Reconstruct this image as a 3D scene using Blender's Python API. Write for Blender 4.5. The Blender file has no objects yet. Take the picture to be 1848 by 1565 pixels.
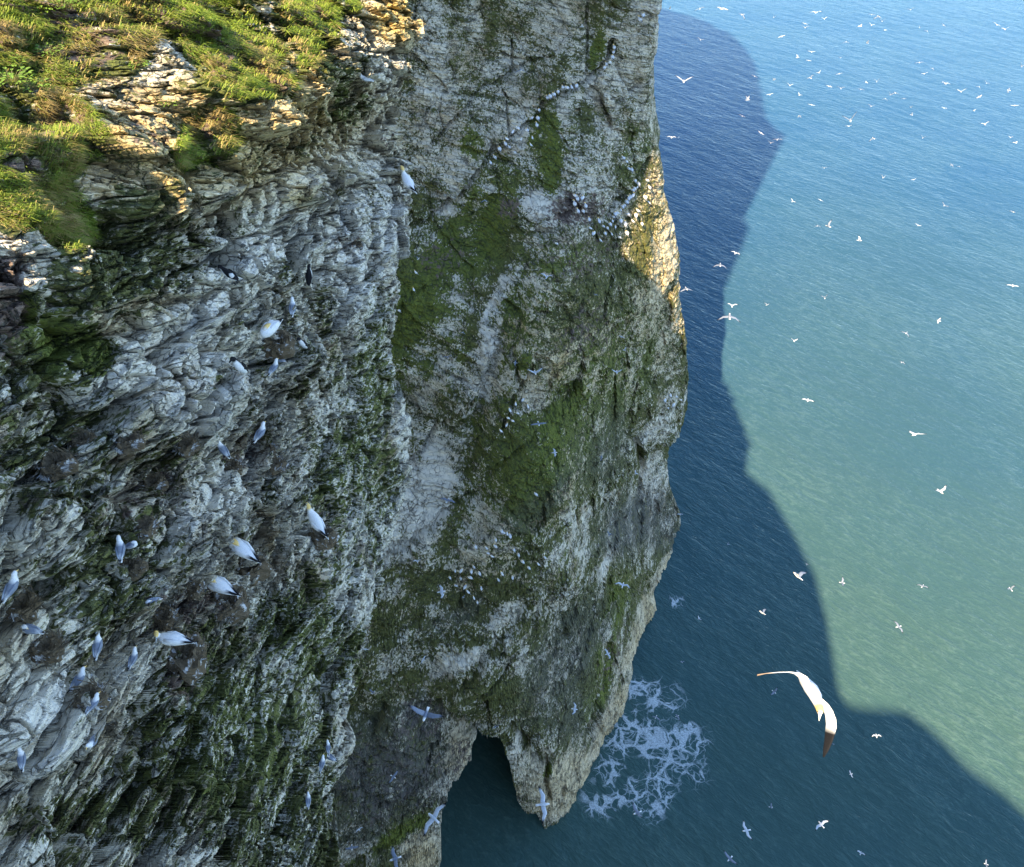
import bpy, math, random
import numpy as np
from mathutils import Vector, Matrix, Euler
random.seed(7); np.random.seed(7)
C = bpy.context.scene.collection
rad = math.radians

# ------------------------------------------------------------------ camera
F, CX, CY, PITCH, H = 1450.0, 924.0, 782.5, rad(43), 110.0
SP, CP = math.sin(PITCH), math.cos(PITCH)
cam = bpy.data.cameras.new('camera'); co = bpy.data.objects.new('camera', cam); C.objects.link(co)
co.location = (0, 0, H); co.rotation_euler = (rad(90) - PITCH, 0, 0)
cam.sensor_width = 36; cam.lens = 36 * F / 1848.0; cam.clip_start = 0.1; cam.clip_end = 20000
sc = bpy.context.scene; sc.camera = co
sc.render.resolution_x = 1024; sc.render.resolution_y = 867

# ------------------------------------------------------------------ light
SUN_EL, SUN_AZ = rad(40.2), rad(25.3)       # light travels towards +y, swung 26.5 deg to +x
w = bpy.data.worlds.new('World'); sc.world = w; w.use_nodes = True
nt = w.node_tree; bg = nt.nodes['Background']
sky = nt.nodes.new('ShaderNodeTexSky'); sky.sky_type = 'NISHITA'; sky.sun_disc = False
sky.sun_elevation = SUN_EL; sky.sun_rotation = math.pi + SUN_AZ; sky.air_density = 1.0; sky.dust_density = 0.1; sky.ozone_density = 2.2
nt.links.new(sky.outputs[0], bg.inputs[0]); bg.inputs[1].default_value = 0.15
sl = bpy.data.lights.new('sun', 'SUN'); sl.energy = 4.6; sl.angle = rad(0.6); sl.color = (1.0, 0.80, 0.52)
so = bpy.data.objects.new('sun', sl); C.objects.link(so)
ld = Vector((math.sin(SUN_AZ) * math.cos(SUN_EL), math.cos(SUN_AZ) * math.cos(SUN_EL), -math.sin(SUN_EL)))
so.rotation_euler = ld.to_track_quat('-Z', 'Y').to_euler()
sc.view_settings.view_transform = 'Standard'; sc.view_settings.look = 'None'
sc.view_settings.exposure = 1.8; sc.view_settings.gamma = 1.0

# ------------------------------------------------------------------ numpy noise
def _h(ix, iy, iz, s):
    h = (ix.astype(np.int64) * 73856093) ^ (iy.astype(np.int64) * 19349663) ^ (iz.astype(np.int64) * 83492791) ^ (s * 2654435761)
    h &= 0xffffffff; h = ((h ^ (h >> 15)) * 2246822519) & 0xffffffff
    h = ((h ^ (h >> 13)) * 3266489917) & 0xffffffff
    return ((h ^ (h >> 16)) & 0xffffff).astype(np.float32) / 16777216.0
def vnoise(p, s=0):
    i = np.floor(p); f = (p - i).astype(np.float32); i = i.astype(np.int64); f = f * f * (3 - 2 * f)
    r = 0
    for dx in (0, 1):
        for dy in (0, 1):
            for dz in (0, 1):
                wt = (f[:, 0] if dx else 1 - f[:, 0]) * (f[:, 1] if dy else 1 - f[:, 1]) * (f[:, 2] if dz else 1 - f[:, 2])
                r = r + wt * _h(i[:, 0] + dx, i[:, 1] + dy, i[:, 2] + dz, s)
    return r * 2 - 1
def fbm(p, o=4, s=0, g=0.5):
    r, a, t = 0, 1.0, 0
    for k in range(o):
        r = r + a * vnoise(p * (2.03 ** k) + 17.3 * k, s + k); t += a; a *= g
    return r / t
def worley(p, s=0, box=0.0):
    """F1, F2, id of the nearest cell and the offset from its centre"""
    n = len(p); i = np.floor(p).astype(np.int64)
    f1 = np.full(n, 9e9, np.float32); f2 = f1.copy(); idh = np.zeros(n, np.float32); off = np.zeros((n, 3), np.float32)
    for dx in (-1, 0, 1):
        for dy in (-1, 0, 1):
            for dz in (-1, 0, 1):
                a, b, c = i[:, 0] + dx, i[:, 1] + dy, i[:, 2] + dz
                v = np.stack([p[:, 0] - a - _h(a, b, c, s), p[:, 1] - b - _h(a, b, c, s + 1), p[:, 2] - c - _h(a, b, c, s + 2)], 1)
                d = (v * v).sum(1) if not box else (np.abs(v) ** 5).sum(1) ** .4; m = d < f1
                f2 = np.where(m, f1, np.minimum(f2, d)); f1 = np.where(m, d, f1)
                idh = np.where(m, _h(a, b, c, s + 3), idh); off[m] = v[m]
    return np.sqrt(f1), np.sqrt(f2), idh, off
def facets(p, s, tilt=0.6, box=0):
    """angular blocks: every cell is offset and tilted on its own; cracks where two cells meet"""
    a, b, c, o = worley(p, s, box)
    g = _h((c * 1e6).astype(np.int64), np.zeros(len(c), np.int64), np.zeros(len(c), np.int64), 5) - .5
    k = _h((c * 1e6).astype(np.int64), np.ones(len(c), np.int64), np.zeros(len(c), np.int64), 6) - .5
    return (c - .5) + tilt * 2 * (g * o[:, 1] + k * o[:, 2]), np.clip(1 - (b - a) / 0.09, 0, 1)
def sstep(a, b, x):
    t = np.clip((x - a) / (b - a), 0, 1); return t * t * (3 - 2 * t)

# ------------------------------------------------------------------ where a point stands in the photo's view
def ray(px, py):
    px = np.asarray(px, float); py = np.asarray(py, float); u = CY - py
    return np.stack([px - CX, F * CP + u * SP, -F * SP + u * CP], -1)       # relative to the camera, unnormalised
def proj(P):
    c = P[..., 1] * CP - (P[..., 2] - H) * SP; u = P[..., 1] * SP + (P[..., 2] - H) * CP
    c = np.where(np.abs(c) < 1e-3, 1e-3, c)
    return CX + F * P[..., 0] / c, CY - F * u / c, c
def at(px, py, d):
    r = ray(px, py); return Vector(r / np.linalg.norm(r) * d) + Vector((0, 0, H))
def sea_at(px, py):
    r = ray(px, py); return r * (H / -r[..., 2, None]) if r.ndim > 1 else r * (H / -r[2])

def cast(pts, h):
    """where the cliff edge of height h must stand for its shadow to reach these places on the sea"""
    q = sea_at(np.array([p[0] for p in pts], float), np.array([p[1] for p in pts], float)); g = h / math.tan(SUN_EL)
    return [(float(a) - math.sin(SUN_AZ) * g, float(b) - math.cos(SUN_AZ) * g) for a, b in q[:, :2]]
# ------------------------------------------------------------------ material helpers
class NT:
    def __init__(s, name):
        s.m = bpy.data.materials.new(name); s.m.use_nodes = True; s.t = s.m.node_tree
        s.b = s.t.nodes['Principled BSDF']; s.out = s.t.nodes['Material Output']
    def n(s, ty, **k):
        o = s.t.nodes.new(ty)
        for a, v in k.items():
            if a in o.inputs: s.set(o.inputs[a], v)
            else: setattr(o, a, v)
        return o
    def set(s, i, v):
        if isinstance(v, bpy.types.NodeSocket): s.t.links.new(v, i)
        else: i.default_value = v
    def math(s, op, a, b=None, c=None, clamp=False):
        o = s.t.nodes.new('ShaderNodeMath'); o.operation = op; o.use_clamp = clamp
        for i, v in enumerate((a, b, c)):
            if v is not None: s.set(o.inputs[i], v)
        return o.outputs[0]
    def mix(s, f, a, b, mode='MIX'):
        o = s.t.nodes.new('ShaderNodeMix'); o.data_type = 'RGBA'; o.blend_type = mode
        s.set(o.inputs[0], f)
        for i, v in ((6, a), (7, b)):
            s.set(o.inputs[i], v if isinstance(v, bpy.types.NodeSocket) else (*v, 1))
        return o.outputs[2]
    def ramp(s, f, lo, hi):
        o = s.t.nodes.new('ShaderNodeMapRange'); o.interpolation_type = 'SMOOTHSTEP'
        s.set(o.inputs[0], f); s.set(o.inputs[1], lo); s.set(o.inputs[2], hi); return o.outputs[0]
    def noise(s, vec, scale, detail=4, rough=.55, dist=0):
        o = s.n('ShaderNodeTexNoise'); s.set(o.inputs['Vector'], vec); o.inputs['Scale'].default_value = scale
        o.inputs['Detail'].default_value = detail; o.inputs['Roughness'].default_value = rough; o.inputs['Distortion'].default_value = dist
        return o.outputs[0]
    def vor(s, vec, scale, feature='F1', out=0, rnd=1):
        o = s.n('ShaderNodeTexVoronoi'); o.feature = feature; s.set(o.inputs['Vector'], vec)
        o.inputs['Scale'].default_value = scale; o.inputs['Randomness'].default_value = rnd; return o.outputs[out]
    def mapping(s, vec, rot=(0, 0, 0), scale=(1, 1, 1), loc=(0, 0, 0)):
        o = s.n('ShaderNodeMapping'); s.set(o.inputs[0], vec)
        o.inputs[1].default_value = loc; o.inputs[2].default_value = rot; o.inputs[3].default_value = scale; return o.outputs[0]
    def attr(s, name):
        o = s.n('ShaderNodeAttribute'); o.attribute_name = name; return o
    def sep(s, c):
        o = s.n('ShaderNodeSeparateColor'); s.set(o.inputs[0], c); return o.outputs
    def bump(s, h, st, dist, normal=None):
        o = s.n('ShaderNodeBump'); s.set(o.inputs['Height'], h); o.inputs['Strength'].default_value = st
        o.inputs['Distance'].default_value = dist
        if normal is not None: s.set(o.inputs['Normal'], normal)
        return o.outputs[0]
    def vis(s, colr, rough=.9, spec=.2, normal=None):
        s.set(s.b.inputs['Base Color'], colr if isinstance(colr, bpy.types.NodeSocket) else (*colr, 1))
        s.set(s.b.inputs['Roughness'], rough); s.set(s.b.inputs['Specular IOR Level'], spec)
        if normal is not None: s.set(s.b.inputs['Normal'], normal)
        return s.m

def rock_material(name, size, strk, fine, nearby):
    """chalk with algae, guano and soil; zone = (algae, brown, bare white), tint = (grass green, dark stains with painted shade, ochre lichen with painted sunlit gold)"""
    k = NT(name); geo = k.n('ShaderNodeNewGeometry').outputs['Position']
    z1 = k.sep(k.attr('zone').outputs[0]); z2 = k.sep(k.attr('tint').outputs[0])
    v = k.mapping(geo, rot=strk, scale=(1, 1, 1)); vb = k.mapping(v, scale=(1.2, .42, 1.6))
    nbig = k.noise(v, .55 / size, 5, .6); nmid = k.noise(vb, 2.6 / size, 5, .7, .4); nfin = k.noise(vb, 8.5 * fine / size, 4, .75, .3)
    cl = k.vor(k.mapping(v, scale=(1.1, .5, 1.35)), 9.5 * fine / size, 'F1', 1); cl2 = k.vor(k.mapping(v, scale=(1.1, .45, 1.4)), 4.0 * fine / size, 'F1', 1)
    c1 = k.sep(cl); c2 = k.sep(cl2)
    chalk = k.mix(k.math('ADD', k.math('MULTIPLY', c1[0], .5), k.math('MULTIPLY', nmid, .5)), (.42, .41, .37), (.92, .90, .84))
    chalk = k.mix(k.ramp(nbig, .45, .68), chalk, k.mix(nfin, (.30, .23, .15), (.56, .50, .39)))
    chalk = k.mix(k.math('MULTIPLY', z1[2], .85), chalk, k.mix(nfin, (.66, .67, .68), (.92, .91, .89)))
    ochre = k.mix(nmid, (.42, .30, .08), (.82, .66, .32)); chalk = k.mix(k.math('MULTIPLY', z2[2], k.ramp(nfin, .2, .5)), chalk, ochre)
    stt = k.noise(k.mapping(v, scale=(.16, .16, 1.0)), 3.2 / size, 4, .62, .25); stf = k.noise(k.mapping(v, scale=(.10, .10, 1.0)), 9.0 / size, 3, .6, .2)
    chalk = k.mix(k.math('MULTIPLY', k.ramp(stt, .50, .34), k.math('SUBTRACT', .36 if nearby else .6, k.math('MULTIPLY', z1[2], .3))), chalk, (.17, .16, .135)); chalk = k.mix(k.math('MULTIPLY', k.ramp(stf, .45, .35), k.math('SUBTRACT', .34 if nearby else .75, k.math('MULTIPLY', z1[2], .3))), chalk, (.11, .11, .09))
    moss = k.mix(nbig, (.055, .078, .026), (.165, .170, .038)); moss = k.mix(k.ramp(nfin, .35, .7), moss, (.17, .18, .085))
    moss = k.mix(z2[0], moss, k.mix(nmid, (.095, .140, .026), (.24, .28, .06)))
    moss = k.mix(k.math('MULTIPLY', c1[1], .5), moss, (.045, .052, .036))
    sp = k.math('ADD', k.math('ADD', k.math('MULTIPLY', nfin, .42), k.math('MULTIPLY', nmid, .30)), k.math('ADD', k.math('MULTIPLY', c1[2], .17), k.math('MULTIPLY', c2[2], .11)))
    sp = k.math('ADD', sp, k.math('ADD', k.math('MULTIPLY', k.math('SUBTRACT', .5, stt), .45), k.math('MULTIPLY', k.math('SUBTRACT', nbig, .5), .30)))
    thr = k.math('SUBTRACT', .80, k.math('MULTIPLY', z1[0], .58))
    fm = k.ramp(sp, k.math('SUBTRACT', thr, .035), k.math('ADD', thr, .035))
    colr = k.mix(fm, chalk, moss)
    brown = k.mix(nfin, (.07, .05, .04), (.30, .225, .18))
    colr = k.mix(1.0, colr, (1, .955, .86) if nearby else (.99, .91, .76), 'MULTIPLY')
    sb = k.math('ADD', k.math('MULTIPLY', nmid, .5), k.math('MULTIPLY', k.noise(v, 5 / size, 3, .6), .5)); tb = k.math('SUBTRACT', .78, k.math('MULTIPLY', z1[1], .52))
    colr = k.mix(k.ramp(sb, k.math('SUBTRACT', tb, .05), k.math('ADD', tb, .05)), colr, brown)
    stain_shade = k.mix(nfin, (.06, .058, .056), (.19, .185, .17))
    colr = k.mix(k.math('MULTIPLY', z2[1], k.ramp(nmid, .32, .5)), colr, stain_shade)
    ce = k.vor(k.mapping(v, scale=(1, .45, 1.5)), 1.7 / size, 'DISTANCE_TO_EDGE'); ck = k.math('MULTIPLY', k.math('SUBTRACT', 1, k.ramp(k.math('ADD', ce, k.math('MULTIPLY', nfin, .09)), .035, .07)), k.ramp(k.noise(v, 1.1 / size, 3, .6), .46, .56))
    colr = k.mix(k.math('MULTIPLY', ck, .75), colr, (.045, .046, .036))
    ce2 = k.vor(k.mapping(v, scale=(1, .42, 1.4)), 5.2 / size, 'DISTANCE_TO_EDGE'); ck2 = k.math('MULTIPLY', k.math('SUBTRACT', 1, k.ramp(k.math('ADD', ce2, k.math('MULTIPLY', nfin, .12)), .07, .13)), k.ramp(k.noise(v, 2.3 / size, 3, .6), .42, .58))
    colr = k.mix(k.math('MULTIPLY', ck2, .65), colr, (.07, .075, .055)); ck = k.math('MAXIMUM', ck, k.math('MULTIPLY', ck2, .7))
    n1 = k.bump(k.math('ADD', k.math('ADD', nmid, k.math('MULTIPLY', stf, .5 if nearby else 1.6)), k.math('MULTIPLY', c2[0], .35)), .5, .13 * size); n2 = k.bump(k.math('ADD', nfin, k.math('MULTIPLY', c1[0], .55)), .75, .08 * size, n1); n3 = k.bump(k.math('SUBTRACT', 1, ck), .8, .07 * size, n2)
    return k.vis(colr, .92, .15, n3)

def struct(name, me, mat):
    o = bpy.data.objects.new(name, me); C.objects.link(o); o['kind'] = 'structure'
    if mat: me.materials.append(mat)
    return o
def mesh_np(name, V, Q, smooth=True):
    me = bpy.data.meshes.new(name); V = np.ascontiguousarray(V, np.float32); Q = np.ascontiguousarray(Q, np.int32); k = Q.shape[1]
    me.vertices.add(len(V)); me.vertices.foreach_set('co', V.ravel())
    me.loops.add(Q.size); me.loops.foreach_set('vertex_index', Q.ravel())
    me.polygons.add(len(Q)); me.polygons.foreach_set('loop_start', np.arange(0, Q.size, k, dtype=np.int32))
    try: me.polygons.foreach_set('loop_total', np.full(len(Q), k, np.int32))
    except Exception: pass
    me.update(calc_edges=True); me.polygons.foreach_set('use_smooth', np.full(len(Q), smooth)); return me
def grid_faces(R, K):
    i = np.arange(R * K).reshape(R, K)
    return np.stack([i[:-1, :-1], i[1:, :-1], i[1:, 1:], i[:-1, 1:]], -1).reshape(-1, 4)
def set_attr(me, name, A):
    a = me.attributes.new(name, 'FLOAT_COLOR', 'POINT')
    a.data.foreach_set('color', np.concatenate([A, np.ones((len(A), 1))], 1).astype(np.float32).ravel())

# soft blobs that say where algae, soil, bare chalk ... grow on a face: (x, y, half length, half width, angle, weight)
def blobs(px, py, L):
    r = np.zeros(px.shape, np.float32)
    for (x, y, a, b, ang, wt) in L:
        c, s = math.cos(rad(ang)), math.sin(rad(ang)); dx, dy = px - x, -(py - y)
        u, v = (dx * c + dy * s) / a, (-dx * s + dy * c) / b
        r = np.maximum(r, wt * (1 - sstep(.35, 1.45, np.sqrt(u * u + v * v))))
    return r
def lines(px, py, L):
    """distance-based profile round cracks; each (width, depth, [(x, y) ...])"""
    r = np.zeros(px.shape, np.float32)
    for wd, dp, pts in L:
        for (x0, y0), (x1, y1) in zip(pts[:-1], pts[1:]):
            m = (px > min(x0, x1) - 3 * wd) & (px < max(x0, x1) + 3 * wd) & (py > min(y0, y1) - 3 * wd) & (py < max(y0, y1) + 3 * wd)
            ax, ay = px[m] - x0, py[m] - y0; ex, ey = x1 - x0, y1 - y0
            t = np.clip((ax * ex + ay * ey) / (ex * ex + ey * ey), 0, 1)
            d = np.hypot(ax - t * ex, ay - t * ey); r[m] = np.maximum(r[m], dp * np.clip(1 - d / wd, 0, 1))
    return r

# ------------------------------------------------------------------ the near cliff: a wall at x = -6 running away from the viewer
WALL = 6.0
NB = np.array([(785, -350), (788, 0), (779, 60), (760, 120), (754, 190), (748, 260), (750, 330), (738, 400), (712, 450), (696, 520), (689, 580),
               (686, 650), (697, 720), (704, 790), (704, 860), (694, 930), (676, 1000), (655, 1070), (640, 1140), (618, 1230), (606, 1300), (600, 1400), (590, 1500), (575, 1600), (560, 1760)], float)
STEP = 2.0
rows = np.arange(-350, 1760, STEP); ncol = 560
us = np.linspace(0, 1, ncol)
PXL = -420.0
R = np.interp(rows, NB[:, 1], NB[:, 0])
gpx = PXL + (R[:, None] - PXL) * us[None, :]; gpy = np.repeat(rows[:, None], ncol, 1)
r = ray(gpx, gpy); t = WALL / ((CX - gpx) ** 4 + 245.0 ** 4) ** .25; B = r * t[..., None]   # a wall at x = -6 that turns towards the viewer at its far end
bx, by, bz = B[..., 0].ravel(), B[..., 1].ravel(), B[..., 2].ravel()
fx, fy = gpx.ravel(), gpy.ravel()
z0 = -3.4 - 0.19 * by
D = -1.8 * np.log1p(np.exp(np.clip((bz - z0) * 2.2, -30, 30))) / 2.2 + 0.03 * np.clip(z0 - bz, 0, 40)
P3 = np.stack([bx, by, bz], 1)
sz = np.clip(t.ravel() / 0.013, .45, 2.2)                                            # blocks look finer on the far part of the wall
BARE = [(560, 320, 190, 42, 35, .8), (480, 440, 150, 45, 35, .85), (700, 180, 35, 170, 0, .7), (330, 590, 140, 36, 28, .8), (320, 650, 150, 26, 20, .85), (370, 730, 80, 70, 0, .7), (570, 420, 60, 90, 0, .7), (640, 450, 60, 90, 20, .7), (400, 890, 130, 45, 33, .6),
    (60, 1290, 130, 40, 38, .75), (90, 1370, 90, 25, 35, .7), (420, 660, 40, 60, 0, .6), (700, 400, 50, 90, 10, .6), (640, 540, 50, 90, 10, .6), (600, 280, 30, 60, 0, .6), (535, 850, 25, 60, -10, .55), (660, 300, 60, 60, 0, .7), (240, 1190, 40, 30, 30, .5)]
near_feat = [(285, 345, 42, 60, 10, 1.25), (215, 262, 30, 40, 10, .9), (400, 335, 40, 26, 40, .8), (470, 215, 40, 40, 20, .9), (545, 352, 26, 16, 35, .8), (550, 130, 26, 60, 0, .9), (380, 440, 20, 16, 20, .6), (735, 30, 35, 70, 0, .35), (455, 90, 75, 190, 8, .9), (300, 330, 60, 90, 20, .75), (90, 230, 120, 150, 20, .5), (690, 90, 60, 110, 0, .3), (545, 340, 60, 40, 30, .45),
             (150, 560, 50, 120, 0, .35), (350, 560, 120, 40, 35, .35), (330, 740, 120, 70, 10, .5), (510, 640, 40, 30, 0, .45), (300, 1000, 200, 70, 35, .45),
             (60, 1320, 130, 60, 35, .5), (640, 520, 60, 130, -10, .3), (590, 1000, 40, 160, -5, .5)]
gul = [(655, 235, 70, 90, 0, .7), (740, 140, 60, 150, 0, .45), (300, 120, 35, 90, 20, .9), (255, 250, 25, 70, 5, .5), (20, 380, 60, 70, 0, .5), (560, 60, 45, 90, 10, .5), (110, 520, 18, 90, 0, .8), (180, 860, 120, 50, 10, .5), (620, 300, 30, 70, 0, .5), (430, 1250, 120, 60, 50, .4), (590, 1450, 40, 90, 0, .5)]
D = D + sz * (blobs(fx, fy, near_feat) - blobs(fx, fy, gul))
calm = np.clip(1 - .8 * np.maximum(blobs(fx, fy, BARE), .7 * sstep(-.05, .35, fbm(P3 * .45 + 70, 2, 78))), 0, 1); bed = bz + 0.40 * by                                                                  # bedding drops away from the viewer
q = np.stack([bx * .5, by * 1.0 - .35 * bz, bed], 1)
warp = np.stack([fbm(P3 * .5, 3, 40), fbm(P3 * .5 + 9, 3, 41), fbm(P3 * .6 + 5, 3, 42)], 1)
q2 = q + warp * np.array([.4, .35, .2])
D = D + 0.45 * fbm(P3 * .22, 3, 3) * np.sqrt(sz); E = np.zeros(len(D), np.float32)
f, c = facets(q2 * np.array([.5, .42, .95]) / 1.0, 11, .5, 1); D = D + .3 * f; E = E + .85 * f - .55 * c
f, c = facets(q2 * np.array([1.2, .95, 2.6]), 21, .5, 1); D = D + .08 * f; E = E + .46 * f - .34 * c
bs = bed * 2.1 + 1.1 * warp[:, 0] + .5 * warp[:, 1]; st = bs - np.floor(bs)
stam = .5 + .5 * fbm(P3 * .35 + 3, 2, 77)
E = E + .36 * stam * (.4 + .6 * calm) * (st ** 2 - .4)
f, c = facets(q2 * np.array([3.0, 2.1, 6.2]), 31, .7, 1); E = E + calm * (.24 * f - .16 * c)
f, c = facets(q2 * np.array([7, 5.0, 12.0]), 35, .9); E = E + calm * (.09 * f - .05 * c)
E = E + calm * .06 * fbm(q * np.array([6, 4, 11]), 3, 51)
near_cracks = [(7, .5, [(338, 700), (335, 740), (318, 765), (322, 810)]), (6, .4, [(345, 708), (348, 760), (342, 815)]), (5, .3, [(318, 765), (350, 760)]), (5, .25, [(200, 655), (262, 640), (330, 612), (372, 590)]),
               (6, .35, [(700, 30), (697, 70), (703, 95)]), (4, .25, [(620, 110), (640, 92), (700, 95), (740, 90)]), (4, .22, [(560, 330), (555, 390), (560, 440)]),
               (4, .22, [(410, 480), (450, 450), (520, 420)]), (5, .25, [(660, 380), (655, 420), (650, 480)]), (7, .5, [(105, 470), (100, 520), (112, 570)]), (3, .2, [(640, 330), (700, 318)]), (3, .18, [(640, 300), (645, 360)]),
               (5, .3, [(60, 1290), (95, 1245), (140, 1190)]), (4, .3, [(0, 1290), (60, 1235), (140, 1180)]), (4, .3, [(210, 1130), (260, 1075), (330, 1010)]), (3, .25, [(300, 985), (370, 930), (450, 870)])]
E = E - 1.6 * sz * lines(fx + 4 * fbm(P3 * 3, 2, 55), fy + 4 * fbm(P3 * 3 + 5, 2, 56), near_cracks)
tc = -P3 / np.linalg.norm(P3, axis=1)[:, None]; dv = .72 * tc + np.clip(14 / np.linalg.norm(P3, axis=1), .3, 1)[:, None] * np.array([.5, -.05, .14]); dv /= np.linalg.norm(dv, axis=1)[:, None]
fade = 1 - .62 * blobs(fx, fy, [(640, 800, 110, 420, -3, 1), (520, 1350, 200, 260, 30, 1), (690, 450, 60, 200, 0, .8), (600, 1050, 110, 200, 0, 1)]); E = E * np.clip(sz, .6, 1.3) * fade; D = D - 0 * fade
nx = bx + D + E * dv[:, 0]; ny = by + E * dv[:, 1]; nz = bz + E * dv[:, 2]
G = np.stack([nx, ny, nz + H], 1).reshape(len(rows), ncol, 3)
near_vis = G.copy()
# the far end of the wall turns back behind its edge
e = [(.35, .5, 0), (1.1, 1.2, .1), (2.6, 2.2, .2), (6, 4, .3), (14, 6, .5), (30, 7, .5)]
edge = G[:, -1]
jit = fbm(edge * .8, 3, 90)[:, None]
G = np.concatenate([G] + [(edge + np.array([-a, b, -c]) + jit * .5)[:, None] for a, b, c in e], 1)
# the coast goes on behind the viewer
ed = G[:, 0]; cols = []
for (X, Y) in [(-7.5, .5)] + [p_ for p_ in cast([(1316, 800), (1350, 842), (1400, 888), (1446, 960), (1480, 1030), (1498, 1090), (1506, 1160), (1520, 1220), (1548, 1272), (1590, 1300), (1640, 1302), (1690, 1314), (1735, 1355), (1785, 1400), (1850, 1448)], 107.5) if p_[1] < -2] + [(24, -84), (50, -90)]:
    k = fbm(ed * .5 + X, 2, 95)[:, None]
    cols.append(np.stack([X + (ed[:, 0] + WALL) * .5, np.full(len(ed), Y * 1.0), ed[:, 2]], 1) + k * .5)
G = np.concatenate([c[:, None] for c in cols[::-1]] + [G], 1)
top = G[0]; b1 = top.copy(); b1[:, 2] = np.maximum(b1[:, 2] + .4, H - 2.6); b1[:, 0] -= 2
b2 = b1.copy(); b2[:, 0] -= 7; b2[:, 2] = H - 2.0; b3 = b2.copy(); b3[:, 0] -= 300
bot = G[-1]; c1 = bot.copy(); c1[:, 2] = 60; c1[:, 0] -= 1; c2 = c1.copy(); c2[:, 2] = -3
c0 = bot.copy(); c0[:, 2] -= 3
G = np.concatenate([b3[None], b2[None], b1[None], G, c0[None], c1[None], c2[None]], 0)
Rn, Kn = G.shape[:2]
me = mesh_np('near_cliff', G.reshape(-1, 3), grid_faces(Rn, Kn), smooth=False)
px, py, cc = proj(G.reshape(-1, 3).astype(float)); px = px + 0.0
GP = G.reshape(-1, 3)
wob = np.clip(25 * cc / 20, 10, 40); px2 = px + 22 * fbm(GP * .9, 3, 200); py2 = py + 22 * fbm(GP * .9 + 31, 3, 201)
big = fbm(GP * .25, 3, 210) * .5 + .5
NG = [(90, 60, 200, 100, 0, 1), (330, 40, 150, 80, -10, 1), (430, 110, 85, 75, 15, 1), (380, 245, 60, 50, 30, .9), (500, 155, 45, 25, 0, 1), (560, 30, 60, 70, 30, 1), (110, 240, 85, 65, -35, 1), (40, 330, 90, 90, 0, 1), (120, 390, 50, 80, 20, .8), (-200, 100, 250, 400, 0, 1), (430, -150, 300, 150, 0, 1), (340, 280, 30, 30, 0, .9), (560, 110, 20, 25, 0, .8),
      (640, 0, 18, 30, 0, .7)]
grass = blobs(px2, py2, NG) * (1 - blobs(px2, py2, [(310, 110, 30, 60, 30, 1), (215, 175, 55, 35, 0, .9), (250, 215, 60, 60, 0, .9), (60, 90, 30, 50, 20, .5), (200, 330, 60, 90, 0, .6)]))
green = blobs(px2, py2, [(680, 600, 35, 170, 0, .45), (640, 880, 60, 150, 0, .4), (560, 1150, 80, 150, 60, .35), (400, 1350, 150, 150, 50, .3), (110, 620, 45, 75, 0, .9), (165, 640, 45, 60, 20, .9), (60, 560, 30, 60, 0, .8), (470, 640, 25, 60, 0, .5), (620, 180, 40, 80, 10, .4)])
moss = .37 + .25 * (big - .5) + .26 * fbm(GP * .8, 3, 211)
moss = np.maximum(moss, blobs(px2, py2, [(672, 640, 50, 230, 0, .70), (690, 860, 40, 120, 0, .7), (230, 480, 190, 90, 20, .80), (90, 820, 140, 130, 10, .72), (100, 640, 120, 90, 0, .9), (600, 850, 110, 130, 0, .66), (660, 760, 30, 200, 0, .75), (420, 1320, 190, 230, 50, .82), (560, 1150, 90, 150, 60, .76), (180, 1080, 160, 90, 35, .66),
    (190, 1480, 220, 70, 0, .74), (620, 200, 30, 110, 10, .66), (400, 700, 18, 30, 0, .8), (590, 1480, 40, 150, 0, .74), (250, 400, 110, 90, 20, .72), (590, 550, 30, 60, 0, .62), (480, 1500, 150, 90, 0, .78), (600, 130, 45, 30, 20, .75), (665, 200, 30, 30, 0, .75), (640, 300, 40, 22, 20, .8), (700, 290, 22, 30, 0, .7), (560, 260, 40, 20, 30, .7), (440, 400, 50, 35, 0, .75), (525, 480, 22, 40, 0, .75), (640, 120, 60, 18, 30, .7), (690, 360, 14, 14, 0, .8), (350, 500, 120, 30, 25, .8), (610, 180, 20, 40, 0, .8), (150, 520, 60, 70, 0, .8), (180, 1000, 200, 90, 30, .68), (280, 1400, 120, 60, 0, .7)]))
bare = blobs(px2, py2, BARE)
moss = np.where(moss > .54, .54 + (moss - .54) * .36, moss)
moss = moss * (1 - .62 * bare)
brown = .18 + blobs(px2, py2, [(20, 540, 45, 130, 0, .75), (30, 480, 60, 50, 0, .5), (330, 1200, 60, 90, -5, .5), (360, 1090, 100, 45, 0, .5), (250, 900, 110, 60, 20, .4), (450, 820, 60, 50, 0, .4), (590, 960, 40, 80, 0, .35), (100, 900, 90, 70, 0, .35), (290, 1290, 60, 60, 0, .3), (420, 1000, 60, 70, 0, .3), (250, 240, 90, 70, 0, .35), (620, 440, 40, 25, 30, .4), (100, 1500, 90, 60, 0, .3), (700, 260, 40, 30, 0, .3)])
brown = np.maximum(brown * .8, grass * .62); moss = np.where(grass > .3, .75, moss)
ochre = blobs(px2, py2, [(400, 250, 330, 130, 10, .7), (715, 30, 60, 60, 0, 1), (250, 260, 130, 90, 0, .7), (300, 350, 60, 60, 0, .9), (550, 150, 60, 110, 0, .8), (540, 350, 40, 30, 0, .7), (250, 560, 120, 40, 20, .35)])  # yellow lichen, and the gold of sunlit blocks painted into the rock colour
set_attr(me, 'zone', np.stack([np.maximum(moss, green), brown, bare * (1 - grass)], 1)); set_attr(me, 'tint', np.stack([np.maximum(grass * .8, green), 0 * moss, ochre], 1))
near = struct('near_cliff', me, rock_material('chalk_rock_with_algae', 1.0, (rad(22), 0, 0), 1.3, True))
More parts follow.
